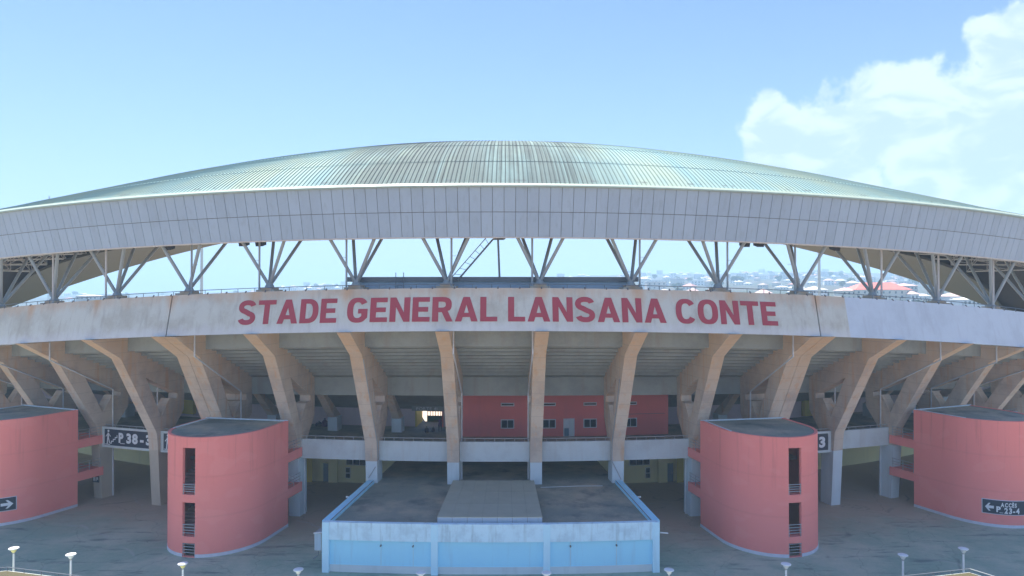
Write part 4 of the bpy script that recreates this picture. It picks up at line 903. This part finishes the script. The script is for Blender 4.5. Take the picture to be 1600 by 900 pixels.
ramp_block([(-37.0, 52.7), (-47.0, 50.0), (-46, 38), (-22, 38), (-15, 47.2)], 'olive topped ramp enclosure with railing in the lower left corner')
ramp_block([(36.8, 52.4), (12.5, 46.8), (18, 38), (43, 38), (40.2, 47.0)], 'olive topped ramp enclosure with railing in the lower right corner')

# ------------------------------------------------------------------ person and bags on the upper concourse
def skin_body(name, verts, edges, radii, mat, parent, root=0):
    me = bpy.data.meshes.new(name); me.from_pydata(verts, edges, []); me.materials.append(mat)
    o = link(name, me, parent); sk = o.modifiers.new('skin', 'SKIN'); sk.use_smooth_shade = True; o.modifiers.new('sub', 'SUBSURF').levels = 1
    o.modifiers['sub'].render_levels = 1
    for i, r in enumerate(radii): me.skin_vertices[0].data[i].radius = (r, r)
    me.skin_vertices[0].data[root].use_root = True; return o
pr = thing('person', 'person in purple clothes standing by the bright gateway with one arm out', 'person', wpol(-3.15, 123.6, 7.2), rad(-3.15))
bv = [(0, 0, 0.92), (0, 0, 1.18), (0, 0, 1.40), (0, 0, 1.50), (0, -0.01, 1.60), (0, -0.01, 1.70), (-0.1, 0, 0.86), (-0.12, -0.02, 0.48), (-0.12, 0, 0.08), (-0.12, -0.15, 0.03), (0.1, 0, 0.86), (0.13, 0.05, 0.48), (0.13, 0.08, 0.08), (0.13, -0.07, 0.03),
      (-0.19, 0, 1.38), (-0.42, -0.06, 1.30), (-0.64, -0.12, 1.34), (-0.73, -0.14, 1.36), (0.19, 0, 1.38), (0.24, 0, 1.10), (0.22, -0.1, 0.86), (0.21, -0.13, 0.77)]
be = [(0, 1), (1, 2), (2, 3), (3, 4), (4, 5), (0, 6), (6, 7), (7, 8), (8, 9), (0, 10), (10, 11), (11, 12), (12, 13), (2, 14), (14, 15), (15, 16), (16, 17), (2, 18), (18, 19), (19, 20), (20, 21)]
br = [0.14, 0.13, 0.14, 0.055, 0.095, 0.08, 0.09, 0.06, 0.045, 0.035, 0.09, 0.06, 0.045, 0.035, 0.06, 0.045, 0.035, 0.03, 0.06, 0.045, 0.035, 0.03]
skin_body('body', bv, be, br, M['skin'], pr)
g = MB(); g.lathe([(0.17, 0.80), (0.185, 0.95), (0.165, 1.15), (0.19, 1.36), (0.13, 1.46), (0.07, 1.5)], 14); part('shirt', g, M['purple'], pr)
g = MB()
for a, b, c in (((-0.1, 0, 0.9), (-0.12, -0.02, 0.48), (-0.12, 0, 0.1)), ((0.1, 0, 0.9), (0.13, 0.05, 0.48), (0.13, 0.08, 0.1))): g.tube(a, b, 0.12, 10, 0.085); g.tube(b, c, 0.085, 10, 0.065)
part('trousers', g, M['navycloth'], pr)
g = MB(); g.lathe([(0.0, 1.80), (0.07, 1.78), (0.105, 1.71), (0.102, 1.66), (0.09, 1.62)], 12, (0, 0.0)); part('hair', g, M['black'], pr)
def sack(name, label, x, r, h, w, mat, seed, z=7.2):
    rnd = random.Random(seed); t = th_px(x, r); prof = [(0.0, 0.0), (w * 0.9, 0.0), (w, h * 0.25), (w * 0.85, h * 0.6), (w * 0.4, h * 0.82), (w * 0.18, h * 0.88), (w * 0.3, h), (0.0, h * 0.97)]
    o = thing(name, label, 'bag', wpol(t, r, z), rad(t), 'dark sacks on the upper concourse')
    g = MB(); g.lathe(prof, 12); g.v = [(a * (1 + rnd.uniform(-.12, .12)), b * (1 + rnd.uniform(-.12, .12)), c) for a, b, c in g.v]; part('cloth', g, mat, o)
    g = MB(); g.lathe([(w * 0.2, h * 0.84), (w * 0.23, h * 0.88), (w * 0.2, h * 0.92)], 10); part('tie', g, M['rail'], o)
sack('sack', 'small dark sack left of the person, nearest the yellow wall', 667, 124.0, 0.72, 0.25, M['navycloth'], 1)
sack('sack', 'small dark sack just left of the person on the concourse', 677, 123.6, 0.66, 0.2, M['navycloth'], 2)
sack('sack', 'large purplish sack by the pale pedestal left of the entrance', 508, 121.8, 0.95, 0.42, M['purple'], 3)
sack('sack', 'low dark sack at the far left of the pale pedestal', 499, 121.8, 0.6, 0.45, M['navycloth'], 4)

# ------------------------------------------------------------------ masts
def mast(px, Y, h, r, label, name='floodlight_mast'):
    X = (px - 800) * Y / 1066.7 + 1.8; z = terrain(X, Y); o = thing(name, label, 'mast', (X, Y, z))
    g = MB(); g.tube((0, 0, 0), (0, 0, h - z), r, 10, r * 0.7); part('pole', g, M['strut'], o)
    g = MB(); g.box(-1.8 * r / 0.4, 1.8 * r / 0.4, -0.3, 0.3, h - z, h - z + 1.2 * r / 0.4); part('lamp_head', g, M['rail'], o)
mast(315, 290, 44, 0.75, 'tall pale mast beyond the stadium seen through the left struts')
mast(1280, 290, 44, 0.75, 'tall pale mast beyond the stadium seen through the right struts')
X, Y = (80 - 800) * 520 / 1066.7, 520
tm = thing('telecom_mast', 'thin lattice mast rising above the far left end of the roof', 'mast', (X, Y, terrain(X, Y)))
g = MB()
for dx, dy in ((-0.5, -0.4), (0.5, -0.4), (0, 0.5)): g.tube((dx, dy, 0), (dx * 0.6, dy * 0.6, 96), 0.2, 5)
part('leg', g, M['strut'], tm); g = MB()
for i in range(40): z = i * 2.4; g.path([(-0.48, -0.38, z), (0.48, -0.38, z + 1.2), (-0.48, -0.38, z + 2.4)], 0.05, 4)
part('lattice', g, M['strut'], tm)

# ------------------------------------------------------------------ town on the hills
wall_m = [plain('house_wall_' + str(i), c, 0.85, 0, 0.1, 0.3) for i, c in enumerate([(0.62, 0.58, 0.50), (0.70, 0.70, 0.68), (0.52, 0.46, 0.40), (0.60, 0.52, 0.44), (0.42, 0.40, 0.38)])]
roof_m = [plain('house_roof_' + str(i), c, 0.6, 0, 0.12, 0.3) for i, c in enumerate([(0.62, 0.60, 0.58), (0.70, 0.70, 0.70), (0.46, 0.20, 0.15), (0.34, 0.26, 0.22), (0.62, 0.42, 0.36), (0.66, 0.17, 0.12)])]
def hip_roof(g, w, d, z, h, ov=0.6, mi=0):
    a, b = w / 2 + ov, d / 2 + ov; rx = max(0.3, a - b)
    return g.add([(-a, -b, z), (a, -b, z), (a, b, z), (-a, b, z), (-rx, 0, z + h), (rx, 0, z + h)], [(0, 1, 5, 4), (2, 3, 4, 5), (1, 2, 5), (3, 0, 4), (0, 3, 2, 1)], mi)
def windows(g, w, d, z0, nst, nw, mi=0, ws=1.3, hs=1.4, st=3.1):
    for s_ in range(nst):
        for i in range(nw):
            x = -w / 2 + w * (i + 0.5) / nw; z = z0 + s_ * st + 1.0; g.box(x - ws / 2, x + ws / 2, -d / 2 - 0.06, -d / 2 + 0.02, z, z + hs, mi)
def place(px, Y): X = (px - 800) * Y / 1066.7 + 1.8; return X, Y, terrain(X, Y)
def block(name, label, px0, px1, Y, y_eave, y_ridge, wi, ri, nst, nw, depth, group=None, rot=0.0):
    X, Y, zg = place((px0 + px1) / 2, Y); w = (px1 - px0) * Y / 1066.7; ze = 23.6 + (460 - y_eave) * Y / 1066.7; zr = 23.6 + (460 - y_ridge) * Y / 1066.7
    o = thing(name, label, 'building', (X, Y + depth / 2, zg - 1), rot, group); H = ze - zg + 1
    g = MB(); g.box(-w / 2, w / 2, -depth / 2, depth / 2, 0, H); part('wall', g, wall_m[wi], o)
    g = MB(); hip_roof(g, w, depth, H, zr - ze, 0.7); part('roof', g, roof_m[ri], o, smooth=0)
    wsz = 1.25
    for s_ in range(nst):
        for i in range(nw):
            x = -w / 2 + w * (i + 0.5) / nw; z = H - 2.6 - 3.05 * s_
            g = MB(); g.box(x - wsz / 2, x + wsz / 2, -depth / 2 - 0.08, -depth / 2 + 0.02, z, z + 1.5); part('window', g, M['glass'], o)
    return o
block('apartment_building', 'large apartment block with bright red hipped roof behind the right struts', 1337, 1424, 460, 452.5, 441, 0, 5, 4, 9, 18)
block('apartment_building', 'low wing with salmon roof at the right end of the red roofed block', 1423, 1436, 455, 459.5, 453.5, 1, 4, 3, 2, 10)
block('apartment_building', 'pale house with pinkish hip roof left of the red roofed block', 1316, 1338, 462, 454, 449, 0, 4, 3, 3, 12)
block('apartment_building', 'white house with pale roof and two storeys, between the right struts', 1264, 1293, 520, 452.5, 447, 1, 0, 3, 5, 14)
block('apartment_building', 'long blue grey block with pink flat roof behind the red roofed block', 1405, 1434, 560, 446.5, 442.5, 4, 4, 3, 5, 14)
block('apartment_building', 'salmon roofed house showing under the soffit at the far right', 1484, 1505, 420, 463, 457.5, 1, 4, 2, 4, 12)
block('apartment_building', 'white flat terrace low at the far right under the soffit', 1505, 1545, 400, 468, 464, 1, 1, 2, 6, 12)
block('apartment_building', 'tall pale concrete block on the hill above the red roof', 1340, 1362, 1250, 433, 430.5, 1, 1, 4, 4, 20)
block('apartment_building', 'small house with bright red roof between the right struts', 1108, 1120, 600, 455.5, 449.5, 1, 5, 1, 2, 9)
block('apartment_building', 'small house with pinkish roof left of the bright red one', 1078, 1092, 640, 455, 449.5, 1, 4, 1, 2, 9)
block('apartment_building', 'house with wide salmon roof right of a strut, low on the rim', 1188, 1206, 520, 458, 451, 1, 4, 1, 3, 12)
block('apartment_building', 'low blue grey house by the left rim with a flat roof', 118, 152, 620, 462.5, 460.5, 4, 0, 1, 5, 14)
# hillside houses: a few kinds, copied
kinds = []
def house_kind(wi, ri, w, d, h, rh, flat_):
    g = MB(); g.box(-w / 2, w / 2, -d / 2, d / 2, 0, h, 0); windows(g, w, d, 0, max(1, int(h / 3.1)), max(2, int(w / 4)), 1)
    wm = g.mesh('house', [wall_m[wi], M['glass']], 0); g = MB()
    if flat_: g.box(-w / 2 - 0.3, w / 2 + 0.3, -d / 2 - 0.3, d / 2 + 0.3, h, h + 0.35)
    else: hip_roof(g, w, d, h, rh)
    return wm, g.mesh('roof', roof_m[ri], 0)
for wi, ri, w, d, h, rh, fl in ((0, 0, 14, 10, 6, 2.4, 0), (1, 1, 11, 9, 3.4, 2.0, 0), (2, 3, 12, 10, 6.4, 2.2, 0), (3, 2, 12, 9, 3.5, 2.2, 0), (1, 4, 15, 11, 6.4, 2.6, 0), (4, 0, 18, 12, 9.5, 0, 1), (1, 1, 20, 12, 6.4, 0, 1), (0, 1, 13, 9, 3.4, 1.6, 0)):
    kinds.append(house_kind(wi, ri, w, d, h, rh, fl))
rnd = random.Random(21)
kind_words = ['tall cream house with pale roof', 'low white house with white roof', 'white house with dark brown roof', 'tan house with dull red roof', 'white house with salmon roof',
              'tall grey flat roofed block', 'long white flat roofed house', 'low cream house with white roof']
nodes_px = [70, 163, 287, 403, 545, 697, 842, 993, 1137, 1255, 1383, 1480, 1567]
names_px = ['first strut', 'second strut', 'third strut', 'fourth strut', 'fifth strut', 'sixth strut', 'seventh strut', 'eighth strut', 'ninth strut', 'tenth strut', 'eleventh strut', 'twelfth strut', 'last strut']
def where(px, Y):
    i = max([k for k, q in enumerate(nodes_px) if q <= px] or [0]); q = (px - nodes_px[i]) / (nodes_px[min(i + 1, 12)] - nodes_px[i] + 1e-6)
    return (', low down, ' if Y < 800 else ', lower slope, ' if Y < 1200 else ', mid slope, ' if Y < 1700 else ', high slope, ') + ('just right of ' if q < 0.25 else 'right of ' if q < 0.5 else 'midway past ' if q < 0.75 else 'far right of ') + names_px[i]
used = set()
def add_house(a, b, y0, y1, e=1.0):
    for _ in range(60):
        px, Y = rnd.uniform(a, b), y0 + (y1 - y0) * rnd.random() ** e; ki = rnd.choice((0, 1, 1, 2, 2, 3, 4, 5, 6, 7, 7)); wm, rm = kinds[ki]; lab = kind_words[ki] + where(px, Y)
        if lab not in used: break
    else: return
    used.add(lab)

    X, Y, z = place(px, Y)
    o = thing('house', lab, 'house', (X, Y, z - 0.6), rad(rnd.uniform(-50, 50)), 'houses of the hillside town')
    s_ = rnd.uniform(0.75, 1.25); o.data = None
    o2 = bpy.data.objects.new('house', wm); COL.objects.link(o2)
    for k in ('label', 'category', 'group'): o2[k] = o[k]
    o2.location = o.location; o2.rotation_euler = o.rotation_euler; o2.scale = (s_, s_, s_ * rnd.uniform(0.9, 1.3)); bpy.data.objects.remove(o)
    r = bpy.data.objects.new('roof', rm); COL.objects.link(r); r.parent = o2
for i in range(215): add_house(985, 1500, 560, 2450, 0.8)
for i in range(26): add_house(440, 545, 1400, 2500)
for i in range(30): add_house(85, 400, 900, 2400)
for i in range(12): add_house(860, 985, 2000, 2500)

# trees
def leaf_mat(name, c):
    m, nt, b = base_mat(name, 0.75, 0, 0.2); g = nt.nodes.new('ShaderNodeNewGeometry').outputs['Position']
    nt.links.new(mixc(nt, noise(nt, g, 0.5, 4), tuple(x * 0.5 for x in c), tuple(x * 1.5 for x in c)), b.inputs['Base Color']); return m
leaf_m = [leaf_mat('leaf_dark', (0.035, 0.065, 0.02)), leaf_mat('leaf_mid', (0.055, 0.09, 0.03))]
def tree_kind(seed, h, rw, n):
    r = random.Random(seed); g = MB(); g.tube((0, 0, 0), (0, 0, h * 0.5), 0.28, 7, 0.18); cl = []
    for i in range(7):
        a = r.uniform(0, 2 * pi); q = r.uniform(0.2, 0.75) * rw; p = (q * cos(a), q * sin(a), h * r.uniform(0.5, 0.85)); cl.append((p, rw * r.uniform(0.35, 0.6))); g.tube((0, 0, h * r.uniform(0.3, 0.5)), p, 0.12, 5, 0.04)
    c = MB()
    for i in range(n):
        (px_, py_, pz), s_ = r.choice(cl); d = Vector((r.gauss(0, 1), r.gauss(0, 1), r.gauss(0, 0.8))).normalized() * s_ * r.uniform(0.5, 1.05); p = Vector((px_, py_, pz)) + d
        u = Vector((r.gauss(0, 1), r.gauss(0, 1), r.gauss(0, 1))).normalized(); v = u.orthogonal().normalized(); k = r.uniform(0.3, 0.6)
        c.add([p - u * k, p - v * k * 0.6, p + u * k, p + v * k * 0.6], [(0, 1, 2, 3)])
    return g.mesh('trunk', M['bark']), c.mesh('crown', leaf_m[seed % 2], 0)
tk = [tree_kind(1, 9, 4.2, 650), tree_kind(2, 12, 5.0, 800), tree_kind(3, 7, 3.6, 500)]
def add_tree(px, Y, label, group=None, k=None, s_=1.0):
    X, Y, z = place(px, Y); tm_, cm = k if k else rnd.choice(tk); o = thing('tree', label, 'tree', (X, Y, z - 0.2), rnd.uniform(0, 6), group); o.scale = (s_, s_, s_)
    link('trunk', tm_, o); link('crown', cm, o)
def add_tree_at(a, b, y0, y1, lb, group):
    for _ in range(40):
        px, Y = rnd.uniform(a, b), rnd.uniform(y0, y1); ki = rnd.randrange(3); lab = ('small ', 'tall ', 'bushy ')[(2, 1, 0)[ki]] + lb + where(px, Y)
        if lab not in used: used.add(lab); add_tree(px, Y, lab, group, tk[ki], rnd.uniform(0.8, 1.5)); return
add_tree(1442, 430, 'round dark green tree at the right end of the red roofed apartment block', None, tk[1], 1.25)
add_tree(1450, 425, 'lower green tree leaning out beside the round tree by the red roofed block', None, tk[0], 1.0)
for i in range(70): add_tree_at(990, 1480, 500, 2000, 'dark hillside tree', 'trees of the hillside town')
for i in range(24): add_tree_at(80, 540, 700, 2200, 'hazy lowland tree', 'trees on the low land left')

# ------------------------------------------------------------------ haze
HAZE = 0.00055
g = MB(); g.box(-3950, 3950, -1560, 3850, -1.2, 150.0)
hm = bpy.data.materials.new('haze'); hm.use_nodes = True; hn = hm.node_tree; hn.nodes.clear()
ho = N(hn, 'ShaderNodeOutputMaterial'); pv = N(hn, 'ShaderNodeVolumePrincipled'); hn.links.new(pv.outputs[0], ho.inputs['Volume'])
pv.inputs['Color'].default_value = (0.50, 0.76, 1.0, 1); pv.inputs['Density'].default_value = HAZE; pv.inputs['Anisotropy'].default_value = 0.0
hz = part('haze', g, hm, None, smooth=0); hz['kind'] = 'stuff'
